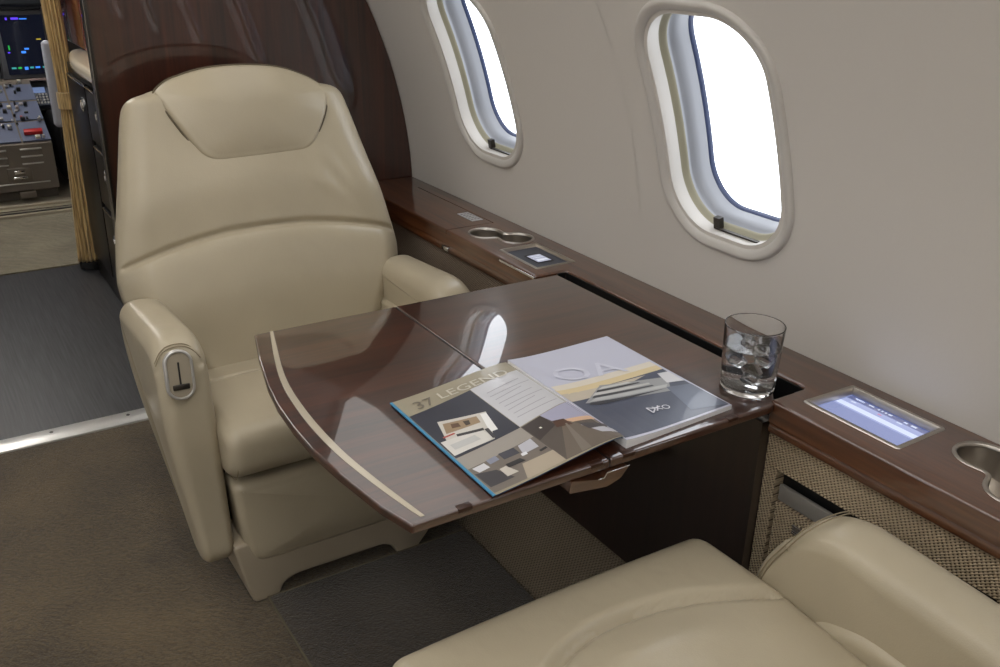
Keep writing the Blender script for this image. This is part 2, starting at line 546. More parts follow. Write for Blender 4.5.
# partition behind the seat
bm = B()
PXL = .437
pts = [(PXL, .30), (.446, .20), (.463, .12), (.49, .075), (.53, .05), (.53, 0)]
aa = [math.asin((0.0 - CZ) / R) + (math.acos((PXL - CX) / R) - math.asin((0.0 - CZ) / R)) * i / 40 for i in range(41)]
pts += [(CX + (R - .004) * cos(a), CZ + (R - .004) * sin(a)) for a in aa]
bridge(bm, [[Vector((x, y, z)) for x, z in pts] for y in (2.57, 2.61)])
o = tag(fin('wall_partition', bm, WOODP, org=(.9, 2.59, 0)), kind='structure')
bm = B()
box(bm, PXL - .006, PXL + .0005, 2.566, 2.614, .30, 1.90, .001)
fin('edge_strip', bm, DARKM, o)
bm = B()
box(bm, PXL - .0075, PXL - .0055, 2.572, 2.576, .30, 1.90)
fin('chrome_line', bm, CHROME, o)

# ---------------------------------------------------------------- ledge along the wall
LT = .703
led = thing('console_ledge', 'long glossy walnut ledge running under the windows along the cabin wall', 'ledge', (1.24, 1.0, .64))
pts = [(1.126, -1.2, 0), (1.126, .916, .008), (1.216, .916, .014), (1.216, 1.612, .014), (1.130, 1.612, .008), (1.130, 2.566, 0), (1.318, 2.566, 0), (1.318, -1.2, 0)]
prof = roundpoly([(a, b, c) for a, b, c in pts], 0)
bm = B()
bridge(bm, [[Vector((p.x, p.y, z)) for p in prof] for z in (.664, LT)])
slab = fin('ledge_top', bm, WOODL, led)
def stadium8(c1, c2, r, it=26, grow=0):
    c1 = Vector(c1); c2 = Vector(c2); d = (c2 - c1).normalized(); a = math.atan2(d.y, d.x)
    h = (c2 - c1).length / 2
    t0 = math.acos(min(1, h / r)) + .12 if h < r else .42
    out = []
    for k in range(41):
        t = a + t0 + (2 * pi - 2 * t0) * k / 40; out.append(c1 + r * Vector((cos(t), sin(t))))
    for k in range(41):
        t = a + pi + t0 + (2 * pi - 2 * t0) * k / 40; out.append(c2 + r * Vector((cos(t), sin(t))))
    out = resample(out, .003)
    for _ in range(it): out = [(out[i - 1] + out[i] * 2 + out[(i + 1) % len(out)]) / 4 for i in range(len(out))]
    return out
CUPS = [((1.204, 1.943), (1.249, 1.869)), ((1.264, .621), (1.213, .540))]
SCR = [[(1.169, .884), (1.291, .881), (1.291, .704), (1.169, .702)], [(1.160, 1.808), (1.270, 1.808), (1.270, 1.648), (1.160, 1.648)]]
cutters = []
for c1, c2 in CUPS:
    bm = B(); p = stadium8(c1, c2, .043)
    bridge(bm, [[Vector((q.x, q.y, z)) for q in p] for z in (.6, .8)])
    cutters.append(fin('cutter', bm, WOODL))
for q in SCR:
    bm = B(); p = [Vector((q[i][0] + (.004 if i in (0, 3) else -.004), q[i][1] + (-.004 if i in (0, 1) else .004))) for i in range(4)]
    bridge(bm, [[Vector((a.x, a.y, z)) for a in p] for z in (.685, .8)])
    cutters.append(fin('cutter', bm, WOODL))
# groove of the lid at the forward end
for (x0, x1, y0, y1) in ((1.270, 1.2725, 2.012, 2.44), (1.10, 1.2715, 2.014, 2.0165)):
    bm = B(); box(bm, x0, x1, y0, y1, .69, .72)
    cutters.append(fin('cutter', bm, WOODL))
cutaway(slab, cutters)
b2 = bmesh.new(); b2.from_mesh(slab.data)
bmesh.ops.remove_doubles(b2, verts=b2.verts, dist=1e-5)
off = wloc(slab)
def near_front(v):
    q = (v.co + off).xy
    for i in range(len(prof)):
        a, b = prof[i], prof[(i + 1) % len(prof)]
        d = b - a
        t = max(0, min(1, (q - a).dot(d) / max(d.dot(d), 1e-12)))
        if (a + d * t - q).length < 2e-4: return True
    return False
ed = [e for e in b2.edges if all(abs((v.co + off).z - LT) < 1e-4 and near_front(v) and (v.co + off).x < 1.3 for v in e.verts) and len(e.link_faces) == 2 and abs(e.link_faces[0].normal.dot(e.link_faces[1].normal)) < .3]
bmesh.ops.bevel(b2, geom=ed, offset=.005, segments=4, profile=.5, affect='EDGES')
b2.to_mesh(slab.data); b2.free()
slab.data.polygons.foreach_set('use_smooth', [True] * len(slab.data.polygons)); slab.data.set_sharp_from_angle(angle=math.radians(38))
for y0, y1 in ((-1.2, .914), (1.614, 2.566)):
    bm = B()
    prof = roundpoly([(1.134, .6635), (1.131, .655, .004), (1.131, .642, .004), (1.150, .640), (1.17, .640), (1.17, .6635)], .002, 3)
    bridge(bm, [[Vector((p.x, y, p.y)) for p in prof] for y in (y0, y1)])
    fin('moulding', bm, WOODL, led)
bm = B()
box(bm, 1.172, 1.30, .93, 1.600, .61, .655); fin('recess_floor', bm, BLACK, led)
bm = B()
box(bm, 1.2125, 1.2155, .918, 1.608, .656, .6985); box(bm, 1.19, 1.2125, .9175, .920, .656, .6985); box(bm, 1.19, 1.2125, 1.6085, 1.611, .656, .6985)
fin('groove_shade', bm, BLACK, led)  # black strips added over the ledge sides so the groove looks shaded
# metal tip where the forward ledge ends
bm = B(); box(bm, 1.1285, 1.1315, 1.614, 1.76, .694, .6995, .001); fin('edge_strip', bm, CHROME, led)
# small catch under the forward ledge
bm = B(); box(bm, 1.124, 1.134, 2.0, 2.03, .648, .660, .002); fin('catch', bm, CHROME, led)

def cup_holder(c1, c2, label):
    t = thing('cup_holder', label, 'cup holder', ((c1[0] + c2[0]) / 2, (c1[1] + c2[1]) / 2, .65))
    p = stadium8(c1, c2, .043)
    bm = B()
    prof = [(-.0045, LT + .0002), (-.0035, LT + .0018), (.001, LT + .0022), (.003, LT + .0005), (.003, LT - .006)]
    bridge(bm, [[Vector((q.x, q.y, z)) for q in offset2(p, o)] for o, z in prof], False, False)
    fin('rim', bm, NICKEL, t, sharp=60)
    bm = B()
    loops = [[Vector((q.x, q.y, z)) for q in offset2(p, o)] for o, z in ((.003, LT - .004), (.003, .66), (.005, .655))]
    bridge(bm, loops, False, True)
    fin('well', bm, NICKEL, t)
cup_holder(*CUPS[0], 'double brushed metal cup holder set in the ledge beside the small square control panel')
cup_holder(*CUPS[1], 'brushed metal cup holder at the right edge of the photo, behind the wide lit screen')

def uv_rect(q, z):
    """(u,v) in 0..1 over a quadrilateral q"""
    Q = [Vector((a, b, z)) for a, b in q]
    return lambda u, v, dz=0: (Q[0] * (1 - u) * (1 - v) + Q[1] * u * (1 - v) + Q[2] * u * v + Q[3] * (1 - u) * v) + Vector((0, 0, dz))
def quad(bm, f, u0, u1, v0, v1, dz=0, mi=0):
    bm.faces.new([bm.verts.new(f(*p, dz)) for p in ((u0, v0), (u1, v0), (u1, v1), (u0, v1))]).material_index = mi
def emat(name, col, e=1.0): return plain(name, (0.01, 0.01, 0.01, 1), .15, emit=e, ecol=col, coat=.6)

def frame_ring(bm, q, w, z0, z1, r=.006):
    p = resample(roundpoly(q, r, 5), .004)
    loops = [[Vector((a.x, a.y, z)) for a in offset2(p, o)] for o, z in ((-.001, z0), (0, z1 - .0008), (.0012, z1), (w - .001, z1), (w, z1 - .001), (w, z0 - .012))]
    bridge(bm, loops, False, False)
scrA = thing('touch_screen', 'wide lit blue touch screen in a silver frame on the ledge right of the glass', 'screen', (1.212, .786, .69))
bm = B(); frame_ring(bm, SCR[0], .007, LT, LT + .0022); fin('bezel', bm, NICKEL, scrA, sharp=50)
f = uv_rect([(1.174, .879), (1.286, .876), (1.286, .709), (1.174, .707)], .690)
bm = B(); quad(bm, f, 0, 1, 0, 1); 
for (u0, u1, v0, v1, m) in ((.60, .72, 0.02, .93, 1), (.56, .60, .02, .93, 2), (.86, .99, .02, .99, 3), (.9, .95, .08, .2, 1), (.88, .93, .74, .8, 4), (.80, .84, .62, .68, 4), (.88, .94, .92, .97, 1), (.78, .82, .1, .16, 4), (.88, .93, .66, .70, 1), (.72, .84, 0.02, .93, 2), (.91, .94, .25, .31, 4), (.78, .81, .42, .46, 5), (.9, .94, .36, .38, 4), (.9, .94, .40, .42, 4), (.9, .94, .44, .46, 4), (.9, .94, .48, .52, 4)):
    quad(bm, f, u0, u1, v0, v1, .0003 if m < 4 else .0006, m)
fin('display', bm, [emat('screen_blue', srgb(136, 146, 190), .9), emat('screen_pale', srgb(205, 215, 245), 1), emat('screen_mid', srgb(160, 170, 214), .9), emat('screen_deep', srgb(86, 98, 150), .8), emat('screen_icon', srgb(190, 200, 226), 1), emat('screen_red', srgb(190, 120, 150), 1)], scrA, smooth=False)

scrB = thing('control_panel', 'small dark square control panel in a silver frame between cup holder and table', 'control panel', (1.2, 1.7, .69))
bm = B(); frame_ring(bm, SCR[1], .006, LT, LT + .0022, .003); fin('bezel', bm, NICKEL, scrB, sharp=50)
f = uv_rect([(1.165, 1.803), (1.265, 1.803), (1.265, 1.653), (1.165, 1.653)], .697)
bm = B(); quad(bm, f, 0, 1, 0, 1); fin('panel_face', bm, plain('panel_slate', srgb(72, 78, 92), .3), scrB, smooth=False)
bm = B(); quad(bm, f, .30, .76, .32, .74, .001); quad(bm, f, .34, .72, .36, .70, .0015, 1)
for a, b in ((.42, .44), (.5, .52), (.58, .66)):
    quad(bm, f, .38, .68, a, b, .002, 2)
fin('display', bm, [BLACK, emat('panel_screen', srgb(165, 170, 190), .8), emat('panel_text', srgb(210, 214, 226), .9)], scrB, smooth=False)

pl = thing('instruction_plate', 'small pale printed plate on the ledge beyond the double cup holder', 'plate', (1.232, 2.055, LT))
bm = B()
f = uv_rect([(1.228, 2.05), (1.262, 2.05), (1.262, 2.13), (1.228, 2.13)], LT)
box(bm, 1.228, 1.262, 2.05, 2.13, LT, LT + .0012)
for i in range(5):
    for j in range(3): quad(bm, f, .1 + .3 * j, .32 + .3 * j, .12 + .17 * i, .2 + .17 * i, .0015, 1)
fin('plate', bm, [plain('plate_pale', srgb(190, 192, 196), .4, .3), plain('plate_print', srgb(110, 112, 118), .5)], pl, smooth=False)

# ---------------------------------------------------------------- cabinets under the ledge
def cab(name, label, cat, y0, y1, x, mat, z0=.172, z1=.639, org=None):
    t = thing(name, label, cat, (x + .02, (y0 + y1) / 2, z0))
    bm = B(); box(bm, x, x + .03, y0, y1, z0, z1)
    return t, bm
t, bm = cab('woven_cladding', 'woven taupe side cladding between the facing seat and the wall ledge', 'cladding', 1.616, 2.566, 1.148, None)
fin('panel', bm, woven('taupe_weave', srgb(74, 62, 52), srgb(140, 124, 108), k=900), t)
t, bm = cab('table_housing', 'dark glossy wood cabinet under the inboard end of the table', 'cabinet', .925, 1.612, 1.128, None, z1=.655)
fin('panel', bm, WOODD, t)
wc = thing('side_cabinet', 'woven wicker cabinet front with dark slot above its door, beside the near seat', 'cabinet', (1.17, .3, .172))
bm = B()
X = 1.148
box(bm, X, X + .03, -1.2, .924, .572, .639)
box(bm, X, X + .03, .897, .924, .172, .573)
box(bm, X, X + .03, -1.2, .50, .172, .573)
fin('panel', bm, WICK, wc)
bm = B(); box(bm, X + .02, X + .06, .50, .896, .172, .574); fin('slot', bm, BLACK, wc)
bm = B(); box(bm, X + .004, X + .012, .502, .890, .515, .546, .002); fin('rail', bm, plain('rail_grey', srgb(128, 124, 118), .4), wc)
bm = B(); box(bm, X + .001, X + .02, .502, .8895, .18, .512); dr = fin('door', bm, WICK, wc)
bm = B(); box(bm, X - .004, X + .002, .800, .846, .488, .493, .001); box(bm, X - .004, X + .002, .800, .846, .474, .479, .001); box(bm, X - .002, X + .002, .800, .846, .479, .488)
fin('latch', bm, CHROME, dr)

# ---------------------------------------------------------------- table
TT = .70
tb = thing('folding_table', 'glossy dark walnut folding table with curved left edge, reaching out from the ledge', 'table', (.85, 1.25, TT - .022))
outer = [(.780, .903), (.455, .903), (.439, .964), (.424, 1.072), (.417, 1.150), (.417, 1.224), (.422, 1.31), (.433, 1.387), (.457, 1.50), (.485, 1.606), (.780, 1.606)]
def slabt(name, pts, mat, r=.004, corner=.004):
    bm = B()
    prof = roundpoly(pts, corner, 4)
    puffy(bm, prof, lambda u, v, a: (u, v, a), TT - .015, TT, .003, r, 4)
    return fin(name, bm, mat, tb)
slabt('table_leaf', [(a, b) for a, b in outer], WOODT)
slabt('table_leaf', [(.7815, .903), (.7815, 1.606), (1.186, 1.606), (1.186, .965, .03), (1.125, .903, .012)], WOODT)
# underframe, with a black strip below the leaf gap painting its shade
bm = B(); box(bm, .80, 1.12, 1.0, 1.5, TT - .05, TT - .0155, .006); box(bm, .772, .792, .91, 1.60, TT - .018, TT - .0155); fin('underframe', bm, BLACK, tb)
bm = B(); box(bm, .7797, .7818, .905, 1.604, TT - .014, TT - .0012); fin('seam', bm, BLACK, tb)  # black strip set into the leaf gap to paint its shade
# pale inlay curve, wider in the middle
st = [(.521, 1.604), (.471, 1.405), (.455, 1.267), (.4535, 1.14), (.462, 1.038), (.479, .914)]
def cat(pts, n=8):
    P = [Vector(p) for p in pts]; P = [P[0] * 2 - P[1]] + P + [P[-1] * 2 - P[-2]]; out = []
    for i in range(1, len(P) - 2):
        for k in range(n):
            t = k / n
            out.append(.5 * ((2 * P[i]) + (P[i + 1] - P[i - 1]) * t + (2 * P[i - 1] - 5 * P[i] + 4 * P[i + 1] - P[i + 2]) * t * t + (3 * P[i] - P[i - 1] - 3 * P[i + 1] + P[i + 2]) * t ** 3))
    out.append(P[-2]); return out
si = cat(st)
bm = B()
loops = []
for i, p in enumerate(si):
    w = .006 + .006 * sin(pi * i / (len(si) - 1)) ** .6
    loops.append([Vector((p.x, p.y, TT - .002)), Vector((p.x, p.y, TT + .0008)), Vector((p.x - w, p.y, TT + .0008)), Vector((p.x - w, p.y, TT - .002))])
bridge(bm, loops)
fin('inlay_strip', bm, INLAY, tb, smooth=False)
# hinge plates let into the near edge, and the latch below it
for x in (.524, .745, .805, 1.02):
    bm = B(); box(bm, x, x + .022, .9022, .914, TT - .006, TT + .0006, .0008); fin('hinge', bm, plain('hinge_brown', srgb(56, 34, 24), .3, .3), tb)
bm = B()
lat = roundpoly([(.708, TT - .014), (.705, TT - .033), (.775, TT - .043), (.800, TT - .036), (.815, TT - .019), (.772, TT - .019), (.768, TT - .026), (.758, TT - .026)], .004, 4)
bridge(bm, [[Vector((p.x, y, p.y)) for p in lat] for y in (.900, .930)])
lh = fin('latch_handle', bm, wood('latch_wood', srgb(56, 34, 22), srgb(88, 56, 38), 'X'), tb)
bm = B(); tube(bm, [(.757, .900, TT - .0255), (.768, .8995, TT - .0255), (.772, .8995, TT - .0185), (.815, .900, TT - .0185)], .0012, 6); fin('latch_edge', bm, CHROME, lh)

# ---------------------------------------------------------------- seats
def smoothstep(a, b, x):
    t = max(0, min(1, (x - a) / (b - a))); return t * t * (3 - 2 * t)
def make_seat(label, loc, handle_side, near=False):
    ox, oy = loc
    root = thing('cabin_seat', label, 'seat', (ox, oy, 0))
    # -------- base
    bm = B()
    prof = [(-.282, .165), (-.272, .11), (-.256, .03), (-.246, .0, .01), (-.188, .0, .012), (-.176, .030), (-.145, .042), (.075, .042), (.10, .028), (.112, .0, .01), (.165, .0, .01), (.20, .04), (.255, .12), (.275, .165)]
    prof = resample(roundpoly(prof, .012, 5), .008)
    puffy(bm, prof, lambda u, v, a: (ox + u, oy + a, v), -.235, .22, .008, .008, 4)
    fin('base', bm, LEA2, root)
    bm = B(); box(bm, ox - .29, ox + .29, oy - .14, oy + .27, .16, .36, .03, 4); fin('seat_frame', bm, BLACK, root)
    # -------- leg rest panel
    bm = B()
    prof = resample(roundpoly([(-.268, .318), (-.256, .16, .05), (-.235, .105, .05), (.235, .105, .05), (.256, .16, .05), (.268, .318)], .02, 8), .012)
    puffy(bm, prof, lambda u, v, a: (ox + u, oy + a, v), -.15, -.242, .01, .022, 6, crown1=.012, power=3)
    fin('leg_rest', bm, LEA, root, sharp=60)
    # -------- cushion
    if near:
        ctop, cfr = .502, -.358
    else:
        ctop, cfr = .452, -.272
    pr = [(.40 if near else .22, ctop - .03), (.40 if near else .22, ctop - .13), (-.10, ctop - .13, .03), (cfr + .045, ctop - .124, .03), (cfr, ctop - .090, .05), (cfr + .004, ctop + .0, .085), (-.12, ctop + .006, .06), (0.03, ctop - .004, .05)]
    prof = resample(roundpoly(pr, .02, 10), .006)
    def cd(p):
        x = p.x - ox; y = p.y - oy
        if p.z > ctop - .07:
            if near:
                ys = -.240 + (1.16 if x < 0 else 2.4) * x * x
            else:
                ys = .02 + .0 * x
            d = (y - ys)
            z = p.z - (.019 if near else .009) * exp(-(d / (.009 if near else .006)) ** 2) * min(1, (.272 - abs(x)) / .02 if abs(x) < .272 else 0)
            if d > 0: z -= (.008 if near else .004) * (1 - exp(-d / .03)) - (.020 if near else .004) * exp(-((x) / .17) ** 2) * smoothstep(0, .09, d)
            z += .006 * (1 - (x / .28) ** 2) * smoothstep(-.05, .06, -d + .08)
            # fine creases
            if near:
                for cx_, cy_, ang, ln in CR:
                    u = (x - cx_) * cos(ang) + (y - cy_) * sin(ang); w = -(x - cx_) * sin(ang) + (y - cy_) * cos(ang)
                    z -= .0011 * exp(-(w / .003) ** 2) * exp(-(u / ln) ** 2)
            p = Vector((p.x, p.y, z))
        return p
    rnd = random.Random(7)
    CR = [(rnd.uniform(-.2, .22), rnd.uniform(-.32, -.2), rnd.uniform(.6, 2.2), rnd.uniform(.015, .04)) for _ in range(22)]
    bm = B()
    puffy(bm, prof, lambda u, v, a: (ox + a, oy + u, v), -.277, .302 if near else .277, .028, .028, 7, mid=60, disp=cd)
    cu = fin('seat_cushion', bm, LEA, root, sharp=80)
    # stitched seam lines near the two ends of the front roll
    for sx in (-1, 1):
        bm = B()
        pts = []
        for k in range(22):
            t = k / 21
            a = pi * .95 * t - .35
            pts.append((ox + sx * .262, oy + cfr + .062 - .056 * sin(a + .2), ctop - .066 + .060 * -cos(a + .2)))
        tube(bm, pts, .0011, 6); fin('stitching', bm, STITCHL, cu)
    # -------- backrest
    P0 = Vector((ox, oy + (.36 if near else .18), .43)); U = Vector((0, .325, .946)).normalized(); N = Vector((0, -.946, .325)).normalized()
    tab = [(-.03, .24), (.0, .275), (.06, .305), (.12, .335), (.17, .354), (.21, .358), (.25, .354), (.34, .338), (.45, .312), (.56, .288), (.60, .278), (.620, .270), (.634, .256), (.642, .236), (.647, .21), (.650, .18)]
    def hw(s):
        for (a, b), (c, d) in zip(tab, tab[1:]):
            if s <= c: return b + (d - b) * (s - a) / (c - a)
        return tab[-1][1]
    loops = []
    NS = 220
    for i in range(NS + 1):
        s = -.03 + (.650 + .03) * i / NS
        w = (hw(s - .008) + hw(s) + hw(s + .008)) / 3
        T = .062 * (1 - .35 * smoothstep(.3, .66, s)) 
        e = smoothstep(.605, .650, s)
        T *= sqrt(max(.05, 1 - e * e * .9))
        lp = []
        M = 132
        for k in range(M):
            th = 2 * pi * k / M
            c, q = cos(th), sin(th)
            x = w * math.copysign(abs(c) ** .42, c)
            n = T * math.copysign(abs(q) ** .62, q)
            if q > 0:
                fr = min(1, q * 2.2) * 1.0
                seam = .303 - .47 * x * x
                d = seam - s
                edge = smoothstep(0, .07, w - abs(x))
                if d > 0: n += fr * edge * (.022 * (1 - exp(-d / .022)) * (1 - smoothstep(.12, .30, d) * .8))
                else: n += fr * (.014 * smoothstep(0, .13, -d)) * (1 - .55 * smoothstep(.1, .30, -d))
                n -= fr * .011 * exp(-(d / .007) ** 2) * min(1, (w - abs(x)) / .012)
                # side wings: slight swell along the outer edges
                n += .006 * exp(-((w - abs(x) - .05) / .035) ** 2)
                # soft pull wrinkles right of centre
                for (wx, ws, ang, ln, wd, am) in ((.195, .40, -1.0, .05, .010, .006), (.165, .385, -.85, .04, .010, -.004), (.225, .43, -1.1, .05, .009, .003)):
                    u = (x - wx) * cos(ang) + (s - ws) * sin(ang); v = -(x - wx) * sin(ang) + (s - ws) * cos(ang)
                    n -= am * exp(-(u / ln) ** 2 - (v / wd) ** 2)
            lp.append(P0 + Vector((x, 0, 0)) + U * s + N * n)
        loops.append(lp)
    bm = B(); bridge(bm, loops)
    bk = fin('backrest', bm, LEA, root, sharp=80)
    # -------- headrest
    hr = [(-.203, .640, .012), (-.170, .668, .03), (-.085, .692, .08), (.02, .696, .08), (.12, .686, .06), (.195, .656, .03), (.228, .624, .014), (.205, .560, .04), (.150, .472, .035), (.03, .466, .05), (-.112, .464, .035), (-.165, .555, .04)]
    prof = resample(roundpoly(hr, .03, 8), .008)
    def bend(u, v, a):
        a2 = a - .030 * (abs(u) / .22) ** 2.2 * smoothstep(.55, .66, v) - .022 * smoothstep(.61, .70, v)
        return P0 + Vector((u, 0, 0)) + U * v + N * a2
    bm = B()
    puffy(bm, prof, bend, -.02, .066, .01, .013, 6, crown1=.016, power=2.6)
    fin('headrest', bm, LEA, root, sharp=75)
    # piping round the headrest, darkened to paint the crease shade
    bm = B()
    tube(bm, [bend(p.x, p.y, .053) for p in offset2(prof, -.0015)], .0028, 6, close=True)
    fin('shaded_piping', bm, STITCH, bk)
    # -------- arms
    for sx in (-1, 1):
        xo, xi = sx * .379, sx * .272
        rb = .30 if near else .19
        pr = [(rb, .618, .03), (-.10, .640, .05), (-.158, .618, .06), ((-.235, .50, .08) if near else (-.192, .47, .08)), (-.215, .26, .06), (-.232, .150, .03), (-.20, .118, .03), (-.135, .130, .05), (.05, .38, .12), (rb - .005, .52, .06)]
        prof = resample(roundpoly(pr, .03, 8), .010)
        def taper(p, sx=sx, xo=xo):
            x = p.x - ox
            k = 1 - smoothstep(.10, .50, p.z)
            outn = max(0, (abs(x) - .28) / .10)
            x -= sx * .036 * k * outn
            if abs(x) < .33: x += sx * .0 
            # top pad leans in a little and is crowned
            t = (abs(x) - .331) / .047
            if p.z > .58: p = Vector((p.x, p.y, p.z - .010 * t * t))
            return Vector((ox + x, p.y, p.z))
        bm = B()
        puffy(bm, prof, lambda u, v, a: (ox + a, oy + u, v), xi, xo, .020 if near else .026, .030, 8, mid=10, disp=taper)
        arm = fin('armrest', bm, LEA, root, sharp=80)
        # stitched seam over the arm, at the front edge
        bm = B()
        yy = -.148
        for dy in (0, .006):
            pts = []
            for k in range(15):
                t = k / 14 * 2 - 1
                x = sx * .3315 + .045 * t
                z = .6215 - .020 * abs(t) ** 3.2 - (.010 * ((abs(x) - .331) / .047) ** 2)
                pts.append((ox + x, oy + yy + dy - (.0 + .012 * abs(t) ** 3), z + dy * .55))
            tube(bm, pts, .0011, 6)
        if not near and sx == handle_side: fin('stitching', bm, STITCHL, arm)
        else: bm.free()
        if near:
            path = [(.370, -.150, .618), (.35, -.142, .6335), (.32, -.142, .6385), (.295, -.145, .636), (.280, -.150, .628), (.2735, -.162, .610), (.2715, -.185, .570), (.2712, -.207, .53), (.2712, -.222, .485), (.2712, -.228, .44)]
            def cat3(P, n=6):
                P = [Vector(q) for q in P]; P = [P[0] * 2 - P[1]] + P + [P[-1] * 2 - P[-2]]; out = []
                for i in range(1, len(P) - 2):
                    for k in range(n):
                        t = k / n
                        out.append(.5 * ((2 * P[i]) + (P[i + 1] - P[i - 1]) * t + (2 * P[i - 1] - 5 * P[i] + 4 * P[i + 1] - P[i + 2]) * t * t + (3 * P[i] - P[i - 1] - 3 * P[i + 1] + P[i + 2]) * t ** 3))
                return out + [P[-2]]
            for dq in (0, .006):
                bm = B(); tube(bm, [(ox + sx * q.x, oy + q.y + .007 + dq, q.z + .0001) for q in cat3(path)], .001, 6)
                fin('stitching', bm, STITCHL, arm)
        # inner bolster below the arm pad
        bm = B()
        pr = resample(roundpoly([(.17, .52), (-.02, .525), (-.10, .50), (-.13, .44), (.17, .40)], .03, 8), .01)
        puffy(bm, pr, lambda u, v, a: (ox + a, oy + u, v), sx * .30, sx * .262, .01, .018, 6)
        fin('side_bolster', bm, LEA, root, sharp=80)
        if sx == handle_side:
            # recline handle in a chrome-ringed oval recess on the front of the arm
            A = Vector((ox + sx * .336, oy - .178, .572))
            up = Vector((sx * -.045, .26, .965)).normalized(); right = Vector((1, 0, 0)); right = (right - up * right.dot(up)).normalized(); out = right.cross(up)
            if out.y > 0: out = -out
            st = roundpoly([(-.0215, -.038), (.0215, -.038), (.0215, .038), (-.0215, .038)], .043, 10)
            st = []
            for k in range(40):
                a = 2 * pi * k / 40; st.append(Vector((.0245 * cos(a), .0235 * sin(a) + (.024 if sin(a) > 0 else -.024))))
            fn = lambda p, d: A + right * p.x + up * p.y + out * d
            bm = B()
            bridge(bm, [[fn(p, d) for p in offset2(st, o)] for o, d in ((-.0045, -.006), (-.004, .0035), (-.002, .005), (.001, .004), (.0022, -.002))], False, False)
            hd = fin('recline_handle', bm, SATIN, root, sharp=60)
            bm = B(); bridge(bm, [[fn(p, .0014 - d) for p in offset2(st, o)] for o, d in ((.001, 0), (.004, .0))], False, True); fin('recess', bm, plain('handle_beige', srgb(150, 140, 122), .45), hd)
            Mx = Matrix(((right.x, up.x, out.x, A.x), (right.y, up.y, out.y, A.y), (right.z, up.z, out.z, A.z), (0, 0, 0, 1)))
            bm = B(); box(bm, -.002, .0015, -.022, .026, .0015, .0026, M=Mx); fin('slot', bm, BLACK, hd)
            bm = B(); box(bm, -.0165, .0165, -.030, -.019, .002, .0062, .0016, M=Mx); fin('lever', bm, DARKM, hd)
    return root
make_seat('whole cream leather armchair with headrest facing the camera across the table', (.712, 1.95), -1)
s2 = make_seat('cream leather seat in the right foreground, only its cushion and armrest in view', (.712, .56), 1, near=True)
s2.rotation_euler = (0, 0, pi)

# ---------------------------------------------------------------- carpet section under the table
bm = B(); box(bm, .497, 1.012, .2, 1.714, -.004, .008, .003)
tag(fin('floor_mat', bm, CARPD, org=(.75, 1.0, 0)), 'dark brown carpet section on the floor under the table', 'carpet')
bm = B()
box(bm, .4945, .4985, .2, 1.716, .003, .0095, .001); box(bm, .4945, 1.012, 1.7125, 1.7165, .003, .0095, .001)
fm = bpy.data.objects['floor_mat']
fin('binding', bm, plain('carpet_binding', srgb(100, 92, 74), .8), fm)

# ---------------------------------------------------------------- magazine
mg = thing('magazine', 'open magazine with travel photos lying across the table', 'magazine', (.815, 1.08, TT))
XL, XS, XR, YN, YF = .578, .820, 1.050, .915, 1.245
def pageL(u, v, dz=0):
    uc = min(1, max(0, u))
    h = .003 + .012 * uc ** 2.2 * (1 - uc) ** .35 * 2.2 + .006 * uc * (1 - v) ** 2 + .0012
    yn = .903 + (.925 - .903) * u * 1.0; yf = 1.217 + (1.243 - 1.217) * u
    return Vector((XL + (XS + .006 - XL) * u, yn + (yf - yn) * v, TT + h + dz))
def pageR(u, v, dz=0):
    h = .008 + .006 * max(0, 1 - u) ** 5 - .001 * u + .001
    yn = .916 + (.928 - .916) * u; yf = 1.243 + .010 * u
    return Vector((XS + (XR - XS) * u, yn + (yf - yn) * v, TT + h + dz))
def sheet(bm, f, dz0, dz1, nu=24, nv=10, flat0=None):
    top = [[bm.verts.new(f(i / nu, j / nv, dz1)) for j in range(nv + 1)] for i in range(nu + 1)]
    bot = []
    for i in range(nu + 1):
        r = []
        for j in range(nv + 1):
            p = f(i / nu, j / nv, dz0)
            if flat0 is not None: p.z = min(flat0, p.z)
            r.append(bm.verts.new(p))
        bot.append(r)
    for i in range(nu):
        for j in range(nv):
            bm.faces.new((top[i][j], top[i + 1][j], top[i + 1][j + 1], top[i][j + 1]))
            bm.faces.new((bot[i][j], bot[i][j + 1], bot[i + 1][j + 1], bot[i + 1][j]))
    for i in range(nu):
        for j in (0, nv):
            bm.faces.new((top[i][j], top[i + 1][j], bot[i + 1][j], bot[i][j]))
    for j in range(nv):
        for i in (0, nu):
            bm.faces.new((top[i][j], top[i][j + 1], bot[i][j + 1], bot[i][j]))
COVER = plain('magazine_blue', srgb(58, 130, 168), .35)
COVERD = plain('magazine_dark_blue', srgb(36, 66, 104), .35)
bm = B(); sheet(bm, lambda u, v, d: pageR(u, v, d), -.02, -.0008, flat0=TT + .0004); fin('page_block', bm, PAPER, mg)
bm = B(); sheet(bm, lambda u, v, d: pageL(u, v, d), -.002, -.0006); fin('cover', bm, COVERD, mg)
bm = B(); sheet(bm, lambda u, v, d: pageL(u * .985 + .015, v, d), -.0005, 0); lp = fin('left_page', bm, plain('page_taupe', srgb(150, 142, 122), .3, coat=.3), mg)
bm = B(); sheet(bm, lambda u, v, d: pageL(u * .018 - .002, v, d), -.0018, .0003, 2, 10); fin('cover_edge', bm, COVER, mg)
bm = B(); sheet(bm, lambda u, v, d: pageR(u, v, d), -.0007, 0); rp = fin('right_page', bm, plain('page_lilac', srgb(188, 190, 206), .3, coat=.3), mg)
def invL(x, y):
    u = (x - XL) / (XS + .006 - XL); yn = .903 + .022 * u; yf = 1.217 + .026 * u
    return u, (y - yn) / (yf - yn)
def invR(x, y):
    u = (x - XS) / (XR - XS); yn = .916 + .012 * u; yf = 1.243 + .01 * u
    return u, (y - yn) / (yf - yn)
PM = {}
